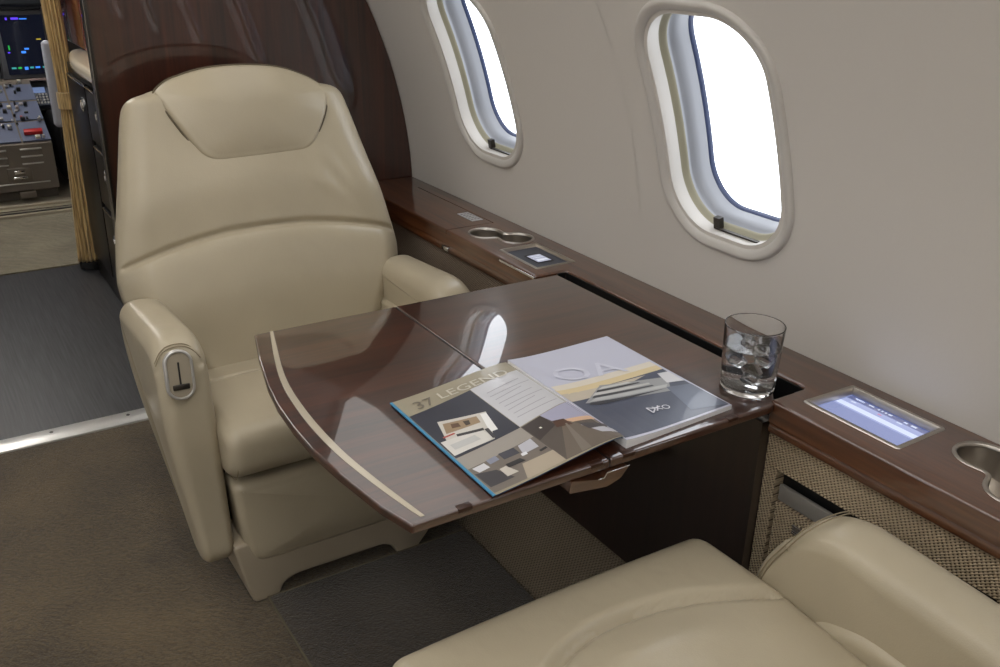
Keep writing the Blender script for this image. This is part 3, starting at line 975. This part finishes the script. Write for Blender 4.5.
def pm(*c):
    if c not in PM: PM[c] = plain('print_%d_%d_%d' % c, srgb(*c), .3, coat=.3)
    return PM[c]
def patch(bm, f, quadpts, dz, mi, n=10):
    """bilinear quad in page (u,v) space laid onto the curved page"""
    q = [Vector(p) for p in quadpts]
    g = [[bm.verts.new(f(*( (q[0] * (1 - a) * (1 - b) + q[1] * a * (1 - b) + q[2] * a * b + q[3] * (1 - a) * b) ), dz)) for b in [j / n for j in range(n + 1)]] for a in [i / n for i in range(n + 1)]]
    for i in range(n):
        for j in range(n):
            bm.faces.new((g[i][j], g[i + 1][j], g[i + 1][j + 1], g[i][j + 1])).material_index = mi
def prints(name, parent, f, inv, items):
    bm = B(); mats = []
    for k, (col, pts) in enumerate(items):
        m = pm(*col)
        if m not in mats: mats.append(m)
        n = 10 if k < 6 else 4
        patch(bm, f, [inv(*p) for p in pts], .0002 + .00006 * k, mats.index(m), n)
    return fin(name, bm, mats, parent, normals=False, smooth=False)
# left page: header, aerial yacht photo, text box, dock photo, saloon photo
prints('yacht_photo', lp, pageL, invL, [
    ((44, 46, 58), [(.583, 1.013), (.708, 1.034), (.708, 1.184), (.583, 1.160)]),
    ((196, 192, 184), [(.585, 1.022), (.660, 1.030), (.692, 1.108), (.612, 1.122)]),
    ((205, 202, 196), [(.585, 1.020), (.662, 1.034), (.655, 1.070), (.586, 1.064)]),
    ((150, 128, 100), [(.606, 1.082), (.668, 1.084), (.672, 1.104), (.616, 1.112)]),
    ((96, 70, 52), [(.622, 1.092), (.636, 1.090), (.638, 1.102), (.626, 1.105)]),
    ((70, 60, 50), [(.644, 1.088), (.652, 1.088), (.656, 1.100), (.646, 1.102)]),
    ((168, 70, 60), [(.596, 1.072), (.618, 1.075), (.617, 1.079), (.596, 1.076)]),
    ((60, 58, 60), [(.616, 1.066), (.660, 1.060), (.662, 1.067), (.618, 1.073)]),
    ((226, 226, 224), [(.664, 1.050), (.678, 1.050), (.690, 1.104), (.680, 1.106)]),
    ((60, 58, 60), [(.658, 1.032), (.664, 1.032), (.668, 1.062), (.661, 1.062)]),
    ((186, 186, 184), [(.594, 1.034), (.642, 1.040), (.640, 1.056), (.594, 1.050)])])
prints('text_box', lp, pageL, invL, [
    ((190, 190, 194), [(.709, 1.036), (.823, 1.066), (.823, 1.206), (.709, 1.186)])] +
    [((150, 150, 158), [(.722 + .002 * (i % 2), 1.062 + .0135 * i), (.808 - .012 * (i % 3), 1.078 + .0135 * i), (.808 - .012 * (i % 3), 1.0795 + .0135 * i), (.722 + .002 * (i % 2), 1.0635 + .0135 * i)]) for i in range(8)])
prints('dock_photo', lp, pageL, invL, [
    ((84, 76, 70), [(.711, .919), (.824, .926), (.824, 1.064), (.709, 1.034)]),
    ((160, 160, 182), [(.760, 1.010), (.824, .994), (.824, 1.064), (.752, 1.046)]),
    ((206, 170, 140), [(.762, 1.004), (.824, .990), (.824, 1.004), (.762, 1.016)]),
    ((104, 94, 84), [(.713, .920), (.822, .927), (.778, 1.006), (.764, 1.004)]),
    ((58, 50, 48), [(.711, .985), (.756, 1.008), (.752, 1.044), (.711, 1.032)]),
    ((78, 52, 40), [(.752, 1.000), (.778, .994), (.776, 1.016), (.758, 1.020)]),
    ((120, 112, 102), [(.742, .922), (.760, .923), (.772, 1.002), (.769, 1.002)]),
    ((182, 182, 190), [(.800, .950), (.823, .940), (.823, .955), (.786, .985)]),
    ((70, 66, 70), [(.790, .968), (.822, .962), (.822, .972), (.786, .992)]),
    ((230, 226, 210), [(.730, 1.012), (.734, 1.012), (.734, 1.016), (.730, 1.016)])])
prints('saloon_photo', lp, pageL, invL, [
    ((112, 104, 96), [(.583, .908), (.711, .919), (.709, 1.034), (.583, 1.012)]),
    ((150, 144, 136), [(.583, .978), (.709, 1.000), (.709, 1.034), (.583, 1.012)]),
    ((168, 156, 138), [(.640, .912), (.711, .919), (.711, .952), (.655, .948)]),
    ((60, 58, 62), [(.586, .922), (.628, .926), (.616, .956), (.584, .962)]),
    ((66, 66, 74), [(.640, .972), (.668, .974), (.668, .992), (.640, .990)]),
    ((200, 200, 204), [(.592, .962), (.612, .966), (.610, .980), (.588, .976)]),
    ((180, 180, 188), [(.670, .968), (.700, .972), (.702, .998), (.676, .992)]),
    ((214, 214, 218), [(.666, .964), (.676, .965), (.677, .972), (.667, .971)]),
    ((130, 134, 150), [(.616, .972), (.634, .976), (.634, .988), (.616, .984)]),
    ((44, 42, 44), [(.634, .950), (.664, .952), (.660, .962), (.634, .960)]),
    ((190, 184, 174), [(.620, .932), (.640, .934), (.632, .956), (.620, .954)]),
    ((40, 38, 40), [(.694, .958), (.708, .961), (.708, .966), (.694, .963)])])
bm = B()
add_text(bm, '37', .040, lambda a, b: pageL(*invL(.604 + a * .95, 1.172 + b * .9 + a * .1), .0012), 0)
o_ = fin('heading', bm, [pm(112, 104, 92)], lp, smooth=False, normals=False)
bm = B()
add_text(bm, 'LEGEND', .036, lambda a, b: pageL(*invL(.652 + a * 1.05, 1.184 + b * .8 + a * .08), .0012), 0)
fin('heading', bm, [pm(196, 190, 176)], lp, smooth=False, normals=False)
# right page: sky, golden horizon, yacht, dark water, large faint letters
prints('sea_photo', rp, pageR, invR, [
    ((70, 76, 94), [(.822, .922), (1.048, .932), (1.044, 1.092), (.822, 1.088)]),
    ((208, 190, 150), [(.822, 1.083), (1.044, 1.089), (1.044, 1.108), (.822, 1.104)]),
    ((186, 176, 160), [(.822, 1.056), (.92, 1.062), (1.0, 1.084), (.822, 1.086)]),
    ((212, 204, 190), [(.824, 1.100), (1.044, 1.106), (1.044, 1.124), (.824, 1.118)]),
    ((148, 150, 152), [(.840, 1.044), (.998, 1.016), (1.030, 1.060), (.905, 1.090)]),
    ((96, 104, 122), [(.98, .948), (1.046, .934), (1.046, 1.02), (1.0, 1.03)]),
    ((176, 178, 178), [(.850, 1.046), (1.000, 1.030), (1.010, 1.038), (.870, 1.054)]),
    ((62, 64, 70), [(.862, 1.055), (.985, 1.044), (.985, 1.048), (.872, 1.062)]),
    ((190, 190, 188), [(.868, 1.062), (.984, 1.052), (.984, 1.058), (.880, 1.070)]),
    ((58, 58, 62), [(.882, 1.070), (.972, 1.064), (.970, 1.068), (.890, 1.076)]),
    ((190, 190, 188), [(.892, 1.077), (.960, 1.072), (.955, 1.078), (.905, 1.083)]),
    ((46, 48, 56), [(.842, 1.036), (.860, 1.030), (.998, 1.026), (.850, 1.043)]),
    ((206, 206, 210), [(1.012, 1.042), (1.044, 1.034), (1.044, 1.075), (1.022, 1.078)])])
bm = B()
add_text(bm, 'OA', .092, lambda a, b: pageR(*invR(.852 + a * .98, 1.128 + b * .78 - a * .12), .0012), 0)
fin('heading', bm, [pm(200, 202, 216)], rp, smooth=False, normals=False)
bm = B()
lf = lambda a, b: pageR(*invR(.918 + a, .968 + b), .0018)
def stroke(p, q, w=.0012):
    p = Vector(p); q = Vector(q); d = (q - p).normalized(); n_ = Vector((-d.y, d.x)) * w
    bm.faces.new([bm.verts.new(lf(*v)) for v in (p - n_, q - n_, q + n_, p + n_)])
for p, q in (((0, 0), (0, .018)), ((0, .018), (.012, .010)), ((.012, .010), (0, 0)), ((.010, .002), (.022, .016)), ((.010, .016), (.022, .002)), ((.014, .012), (.024, .012))): stroke(p, q)
for k in range(14):
    a0, a1 = 2 * pi * k / 14, 2 * pi * (k + 1) / 14
    stroke((.031 + .006 * cos(a0), .006 + .006 * sin(a0)), (.031 + .006 * cos(a1), .006 + .006 * sin(a1)), .001)
fin('emblem', bm, [pm(214, 216, 224)], rp, smooth=False, normals=False)

# ---------------------------------------------------------------- glass of iced water
GX, GY = 1.131, .972
bm = B()
lathe(bm, [(.004, .0), (.040, .0), (.0420, .0015), (.0428, .003), (.0429, .004), (.0431, .010), (.0470, .1172), (.04705, .1182), (.0472, .1188), (.0468, .1200), (.0462, .1202), (.0456, .1196), (.04545, .1188), (.0453, .1178), (.0415, .0160), (.0412, .0140), (.040, .011), (.038, .0095), (.036, .0090), (.034, .0088), (.004, .0086)], (GX, GY, TT + .0004), 64, cap0=True, cap1=True, gscale=1.06)
tag(fin('water_glass', bm, GLASS, org=(GX, GY, TT), sharp=60), 'clear straight-sided tumbler of iced water standing at the wall end of the table', 'glass')
bm = B()
lathe(bm, [(.002, .0080), (.036, .0082), (.038, .0086), (.0405, .0100), (.0418, .0130), (.0422, .0150), (.0444, .0800), (.04445, .0812), (.0443, .0822), (.0436, .0826), (.0425, .0826), (.002, .0826)], (GX, GY, TT + .0006), 64, cap0=True, cap1=True, gscale=1.06)
tag(fin('drinking_water', bm, WATER, org=(GX, GY, TT + .01), sharp=60), 'clear water filling the lower two thirds of the tumbler', 'water')
ices = [((-.010, -.012, .030), (20, 10, 30), 'bottom-most ice cube at the front of the tumbler'), ((.014, .010, .034), (60, 35, 10), 'ice cube low down at the wall side of the tumbler'), ((-.014, .012, .056), (15, 50, 70), 'ice cube at mid height on the left of the tumbler'), ((.013, -.011, .060), (35, 15, 50), 'ice cube at mid height on the right of the tumbler'), ((-.003, .006, .079), (70, 20, 25), 'topmost ice cube breaking the surface of the water')]
for (dx, dy, dz), ro, lb in ices:
    bm = B()
    M = Matrix.Translation((GX + dx, GY + dy, TT + dz)) @ Matrix.Rotation(math.radians(ro[0]), 4, 'X') @ Matrix.Rotation(math.radians(ro[1]), 4, 'Y') @ Matrix.Rotation(math.radians(ro[2]), 4, 'Z')
    box(bm, -.011, .011, -.011, .011, -.009, .009, .003, 3, M=M)
    tag(fin('ice_cube', bm, ICE, org=(GX + dx, GY + dy, TT + dz)), lb, 'ice cube', 'ice cubes in the tumbler')

# ---------------------------------------------------------------- galley beyond the partition
gl = thing('galley_cabinet', 'glossy black galley cabinet with chrome latches beyond the partition', 'cabinet', (.8, 3.45, 0))
GLB = plain('galley_black', srgb(16, 14, 14), .35, spec=.2)
bm = B(); box(bm, .612, 1.14, 2.64, 4.22, .0, .90, .004); fin('body', bm, GLB, gl)
for (y0, y1, z0, z1) in ((2.68, 3.38, .10, .86), (3.40, 3.80, .66, .86), (3.40, 3.80, .42, .64), (3.40, 3.80, .10, .40), (3.82, 4.19, .10, .86)):
    bm = B(); box(bm, .600, .614, y0, y1, z0, z1, .003); d = fin('drawer' if z1 - z0 < .5 else 'door', bm, GLB, gl)
    bm = B(); box(bm, .598, .602, y0, y1, z1 - .008, z1 - .002, .001); fin('chrome_strip', bm, CHROME, d)
    bm = B()
    lathe(bm, [(.026, 0), (.026, .006), (.018, .010), (.012, .006), (.002, .006)], (.600, (y0 + y1) / 2 if z1 - z0 < .5 else y0 + .06, z1 - .08), 24, cap1=True, rot=Matrix.Rotation(-pi / 2, 3, 'Y'))
    fin('latch', bm, CHROME, d)
ct = thing('countertop', 'cream galley countertop with rounded nose on the black cabinet', 'countertop', (.8, 3.7, .90))
bm = B()
prof = resample(roundpoly([(1.20, 3.0), (.60, 3.0), (.572, 3.4, .1), (.572, 3.9, .2), (.63, 4.24, .12), (1.20, 4.24)], .03, 8), .02)
puffy(bm, prof, lambda u, v, a: (u, v, a), .902, .95, .018, .018, 6)
fin('slab', bm, STONE, ct)
up = thing('upper_cabinet', 'reddish wood galley upper cabinet above the cream countertop', 'cabinet', (.95, 3.5, .95))
bm = B(); box(bm, .672, 1.0, 2.64, 4.62, .951, 1.42, .003); fin('body', bm, WOODR, up)
for y0, y1 in ((2.66, 3.3), (3.32, 4.02), (4.04, 4.60)):
    bm = B(); box(bm, .661, .674, y0, y1, .96, 1.40, .003); fin('door', bm, WOODR, up)

# ---------------------------------------------------------------- curtain tied back at the cockpit passage
cn = thing('tied_curtain', 'gold silky curtain bunched and tied with a band at the cockpit passage', 'curtain', (.56, 4.30, .03))
NF = 15
def curt(z0, z1, rfun, xfun, name, mat, n=30):
    bm = B(); loops = []
    for i in range(n + 1):
        z = z0 + (z1 - z0) * i / n; r = rfun(z); lp = []
        for k in range(NF * 8):
            a = 2 * pi * k / (NF * 8)
            rr = r * (1 + .20 * sin(NF * a + 2.5 * z) + .05 * sin(3 * a + 5 * z))
            lp.append(Vector((xfun(z) + rr * cos(a), 4.30 + rr * .8 * sin(a), z)))
        loops.append(lp)
    bridge(bm, loops); return fin(name, bm, mat, cn, sharp=180)
GOLD = NT('gold_curtain_fabric'); _v = GOLD.coords((1, 1, .05)); _n = GOLD.new('ShaderNodeTexNoise', Scale=190.0, Detail=3.0); GOLD.link(_v, _n.inputs['Vector'])
GOLD.link(GOLD.ramp(_n.outputs['Fac'], [(.3, srgb(116, 90, 50)), (.7, srgb(222, 190, 130))]), GOLD.b.inputs['Base Color'])  # dark and pale vertical streaks paint fold shading into the gold
GOLD.b.inputs['Roughness'].default_value = .38; GOLD.b.inputs['Sheen Weight'].default_value = .4; GOLD = GOLD.m
xc = lambda z: .592 + .014 * min(z, .74) / .74 - .006 * smoothstep(.8, 1.2, z)
curt(.035, .735, lambda z: .028 + .014 * (1 - min(1, z / .74)), xc, 'lower_folds', GOLD)
curt(.735, 1.75, lambda z: .028 + .003 * smoothstep(.74, 1.1, z), xc, 'upper_folds', GOLD)
for zc in (.735, 1.19):
    bm = B()
    lathe(bm, [(.030, -.035), (.041, -.033), (.042, 0), (.041, .033), (.030, .035)], (xc(zc), 4.30, zc), 32)
    fin('tie_band', bm, GOLD, cn)
bm = B(); lathe(bm, [(.002, .0), (.05, .0), (.05, .03), (.002, .034)], (xc(.03) + .005, 4.30, .006), 24, cap0=True, cap1=True); fin('floor_anchor', bm, BLACK, cn)

# ---------------------------------------------------------------- cockpit
pd = thing('cockpit_pedestal', 'grey brown cockpit centre pedestal with vents, knobs and red lever', 'control console', (.2, 5.7, .03))
PEDM = plain('pedestal_taupe', srgb(98, 90, 80), .5); PEDB = plain('pedestal_blue_grey', srgb(92, 100, 124), .45)
bm = B()
y0 = 5.46
bridge(bm, [[Vector((x, a, b)) for a, b in ((y0, .10), (y0 + .02, .338), (y0 + .55, .60), (y0 + .62, .60), (y0 + .62, .03), (y0 + .1, .03), (y0 + .1, .09))] for x in (-.25, .66)])
fin('housing', bm, PEDM, pd, smooth=False)
sl = lambda x, t, h=0: Vector((x, y0 + .02 + .53 * t - .405 * h, .338 + .25 * t + .914 * h))
bm = B()
for i in range(6):
    xa = -.2 + .145 * i
    for j in range(3):
        t0 = .03 + .32 * j
        c = [sl(x, t, h) for h in (.001, .010) for x, t in ((xa, t0), (xa + .135, t0), (xa + .135, t0 + .29), (xa, t0 + .29))]
        V = [bm.verts.new(p) for p in c]
        for q in ((0, 1, 2, 3), (4, 5, 6, 7), (0, 1, 5, 4), (1, 2, 6, 5), (2, 3, 7, 6), (3, 0, 4, 7)): bm.faces.new([V[i_] for i_ in q])
fin('control_panels', bm, PEDB, pd, smooth=False)
def little(name, mat, x, t, w, d, h, r=.002):
    M = Matrix.Translation(sl(x, t, .012)) @ Matrix.Rotation(math.atan2(.235, .53), 4, 'X')
    bm = B(); box(bm, -w, w, -d, d, 0, h, r, 2, M=M); return fin(name, bm, mat, pd)
RED = plain('red_paint', srgb(176, 30, 28), .4); IVORY = plain('ivory', srgb(205, 200, 184), .4)
CRIM = plain('red_label', srgb(150, 60, 66), .5)
rg = random.Random(3)
little('guard_lever', RED, .585, .13, .045, .014, .022)
little('guard_lever', IVORY, .60, .06, .012, .01, .014)
for i in range(48):
    x = rg.uniform(.37, .64); t = rg.uniform(.04, .97)
    m = rg.choice((IVORY, BLACK, NICKEL, NICKEL, BLACK, CRIM, BLACK))
    little('knob', m, x, t, rg.uniform(.004, .011), rg.uniform(.004, .010), rg.uniform(.006, .024))
for x, t in ((.40, .80), (.44, .9)): little('thrust_lever', IVORY, x, t, .035, .02, .09, .008)
bm = B()
for zz in (.31, .272, .234):
    for xa in (.33, .50): box(bm, xa, xa + .105, y0 + .01, y0 + .025, zz, zz + .008, .002)
box(bm, .30, .62, y0 - .002, y0 + .01, .135, .141, .001)
fin('vent_slot', bm, SATIN, pd)
bm = B(); box(bm, .42, .54, y0 + .0, y0 + .018, .15, .222, .006); lt = fin('latch_plate', bm, PEDM, pd)
bm = B(); box(bm, .445, .515, y0 - .006, y0 + .004, .162, .176, .003); box(bm, .455, .505, y0 - .004, y0 + .004, .19, .208, .002); fin('latch', bm, CHROME, lt)
bm = B(); box(bm, .46, .54, y0 - .01, y0 + .1, .06, .095, .004); fin('foot', bm, PEDM, pd)

dp = thing('flight_display', 'dark cockpit display showing small blue and violet symbols', 'screen', (.66, 6.02, .8))
f = lambda u, v, dz=0: Vector((.555 + .235 * u + .012 * (1 - v), 6.02 - dz, .625 + .32 * v))
bm = B()
Mx = Matrix.Translation((0, 0, 0))
box(bm, .535, .815, 6.025, 6.10, .60, .968, .006); fin('bezel', bm, plain('bezel_grey', srgb(84, 86, 92), .45), dp)
bm = B(); quad(bm, f, 0, 1, 0, 1)
for (u0, u1, v0, v1, m) in ((.16, .2, .92, .96, 1), (.28, .44, .925, .96, 1), (.46, .62, .925, .945, 2), (.44, .54, .42, .45, 2), (.36, .46, .36, .40, 2), (.1, .13, .42, .50, 3), (.07, .12, .37, .39, 1), (.08, .18, .1, .13, 4), (.22, .3, .1, .13, 3), (.36, .44, .08, .13, 2), (.48, .56, .1, .13, 4), (.6, .7, .1, .13, 2), (.76, .84, .1, .13, 4), (.74, .84, .58, .6, 5), (.9, .98, .24, .34, 1)):
    quad(bm, f, u0, u1, v0, v1, .002, m)
fin('display', bm, [emat('d0', srgb(12, 16, 30), .7), emat('d1', srgb(90, 60, 230), 1.2), emat('d2', srgb(60, 130, 240), 1.1), emat('d3', srgb(40, 170, 70), 1), emat('d4', srgb(60, 150, 150), 1), emat('d5', srgb(170, 150, 50), 1)], dp, smooth=False)
dash = thing('instrument_panel', 'dark grey cockpit dashboard around and below the flight display', 'dashboard', (.3, 6.2, .5))
bm = B(); box(bm, -.9, .53, 6.06, 6.3, .55, .985, .01); box(bm, -.9, 1.2, 6.11, 6.4, .40, .60, .01); box(bm, .815, 1.15, 6.11, 6.3, .58, .985, .01); fin('panel', bm, plain('dash_grey', srgb(92, 94, 98), .5), dash)
bm = B(); box(bm, -1.0, 1.2, 5.98, 6.5, .99, 1.06, .02, 4); fin('glareshield', bm, plain('glareshield', srgb(34, 38, 46), .7), dash)
bm = B(); box(bm, .57, .75, 6.02, 6.11, .586, .60, .003); fin('strip', bm, plain('strip_rose', srgb(170, 150, 146), .5), dash)
kb = thing('keypad_unit', 'pale blue grey keypad unit below the flight display', 'keypad', (.68, 6.0, .5))
Mk = Matrix.Translation((.675, 6.0, .50)) @ Matrix.Rotation(math.radians(40), 4, 'X')
bm = B(); box(bm, -.085, .085, -.07, .07, -.02, .01, .004, M=Mk); fin('case', bm, plain('keypad_case', srgb(70, 76, 90), .5), kb)
bm = B(); box(bm, -.06, .06, .02, .06, .010, .013, .001, M=Mk); fin('screen', bm, emat('kb_s', srgb(110, 130, 170), .7), kb)
bm = B()
for i in range(8):
    for j in range(4): box(bm, -.066 + .0172 * i, -.055 + .0172 * i, -.06 + .02 * j, -.048 + .02 * j, .010, .016, .001, 1, M=Mk)
fin('keys', bm, SATIN, kb)
ps = thing('pilot_seat', 'black cockpit seat right of the pedestal with a pale fleece edge', 'seat', (.95, 5.75, .03))
bm = B(); box(bm, .70, 1.15, 5.55, 6.0, .10, .44, .05, 4); fin('cushion', bm, BLACK, ps)
bm = B(); box(bm, .715, 1.15, 5.44, 5.56, .25, 1.05, .05, 4); fin('backrest', bm, BLACK, ps)
bm = B(); box(bm, .685, .735, 5.42, 5.50, .42, .86, .022, 4); fin('fleece_edge', bm, plain('fleece', srgb(170, 172, 182), .9, noise=1), ps)

# ---------------------------------------------------------------- light
def cyls(a, d): return Vector((CX + (R - d) * cos(a), 0, CZ + (R - d) * sin(a)))
LAMP = plain('lamp_lens', (1, 1, 1, 1), .5, emit=4.4, ecol=(1, .98, .95, 1))
for sd, nm in ((1, 'above the window side'), (-1, 'above the far side')):
    bm = B()
    a0, a1 = math.radians(77), math.radians(83)
    lo = []
    for d in (.004, .02):
        lo.append([Vector(((cyls(a, d).x - CX) * sd + CX, y, cyls(a, d).z)) for a, y in ((a0, -2.4), (a1, -2.4), (a1, 2.5), (a0, 2.5))])
    bridge(bm, lo)
    tag(fin('ceiling_or_fill_light', bm, LAMP, org=(CX + sd * .5, 0, 1.85), smooth=False), 'long white ceiling light strip ' + nm, 'ceiling light')
VAL = plain('valance_lens', (1, 1, 1, 1), .5, emit=.8, ecol=(1, .98, .96, 1))
for sd, nm in ((1, 'over the windows behind the table'), (-1, 'over the windows across the aisle')):
    bm = B()
    a0, a1 = math.radians(41), math.radians(57)
    lo = []
    for d in (.003, .02):
        lo.append([Vector(((cyls(a0 + (a1 - a0) * k / 6, d).x - CX) * sd + CX, -2.4, cyls(a0 + (a1 - a0) * k / 6, d).z)) for k in range(7)])
    ring = lo[0] + lo[1][::-1]
    bridge(bm, [ring, [p + Vector((0, 4.9, 0)) for p in ring]])
    tag(fin('valance_light', bm, VAL, org=(CX + sd * .85, 0, 1.6)), 'broad softly glowing valance light ' + nm, 'valance light')
for (x, y, w, h, e, nm) in ((.1, 3.5, .3, 1.2, 5.0, 'over the galley passage'), (.3, 5.6, .8, .5, 13.0, 'over the cockpit')):  # unseen panels added to brighten the galley passage and stand in for cockpit windows
    bm = B(); box(bm, x - w / 2, x + w / 2, y - h / 2, y + h / 2, 1.89, 1.91)
    tag(fin('ceiling_or_fill_light', bm, plain('lens', (1, 1, 1, 1), .5, emit=e, ecol=(1, .97, .93, 1)), org=(x, y, 1.9), smooth=False), 'added unseen fill light panel ' + nm, 'ceiling light')

W = bpy.data.worlds.new('World'); S.world = W; W.use_nodes = True
W.node_tree.nodes['Background'].inputs['Color'].default_value = (.90, .94, 1, 1)
W.node_tree.nodes['Background'].inputs['Strength'].default_value = 3.1

# ---------------------------------------------------------------- camera
cam = bpy.data.cameras.new('camera'); co = bpy.data.objects.new('camera', cam); COL.objects.link(co)
cam.sensor_fit = 'HORIZONTAL'; cam.sensor_width = 36; cam.lens = 931.66 * 36 / 1000
cam.clip_start = .02
r = Vector((.84459276, -.53502501, .0202808)); d = Vector((-.19414386, -.34133766, -.91967209)); fw = Vector((.49897017, .772811, -.39216314))
co.matrix_world = Matrix(((r.x, -d.x, -fw.x, 0), (r.y, -d.y, -fw.y, 0), (r.z, -d.z, -fw.z, 1.4), (0, 0, 0, 1)))
S.camera = co
S.view_settings.view_transform = 'Standard'; S.view_settings.look = 'None'
S.view_settings.exposure = 0.32; S.view_settings.gamma = 1
S.view_settings.use_curve_mapping = False
S.cycles.use_denoising = True
S.cycles.max_bounces = 10; S.cycles.diffuse_bounces = 5; S.cycles.transmission_bounces = 10; S.cycles.transparent_max_bounces = 12
S.cycles.sample_clamp_indirect = 6
S.cycles.caustics_refractive = False; S.cycles.caustics_reflective = False
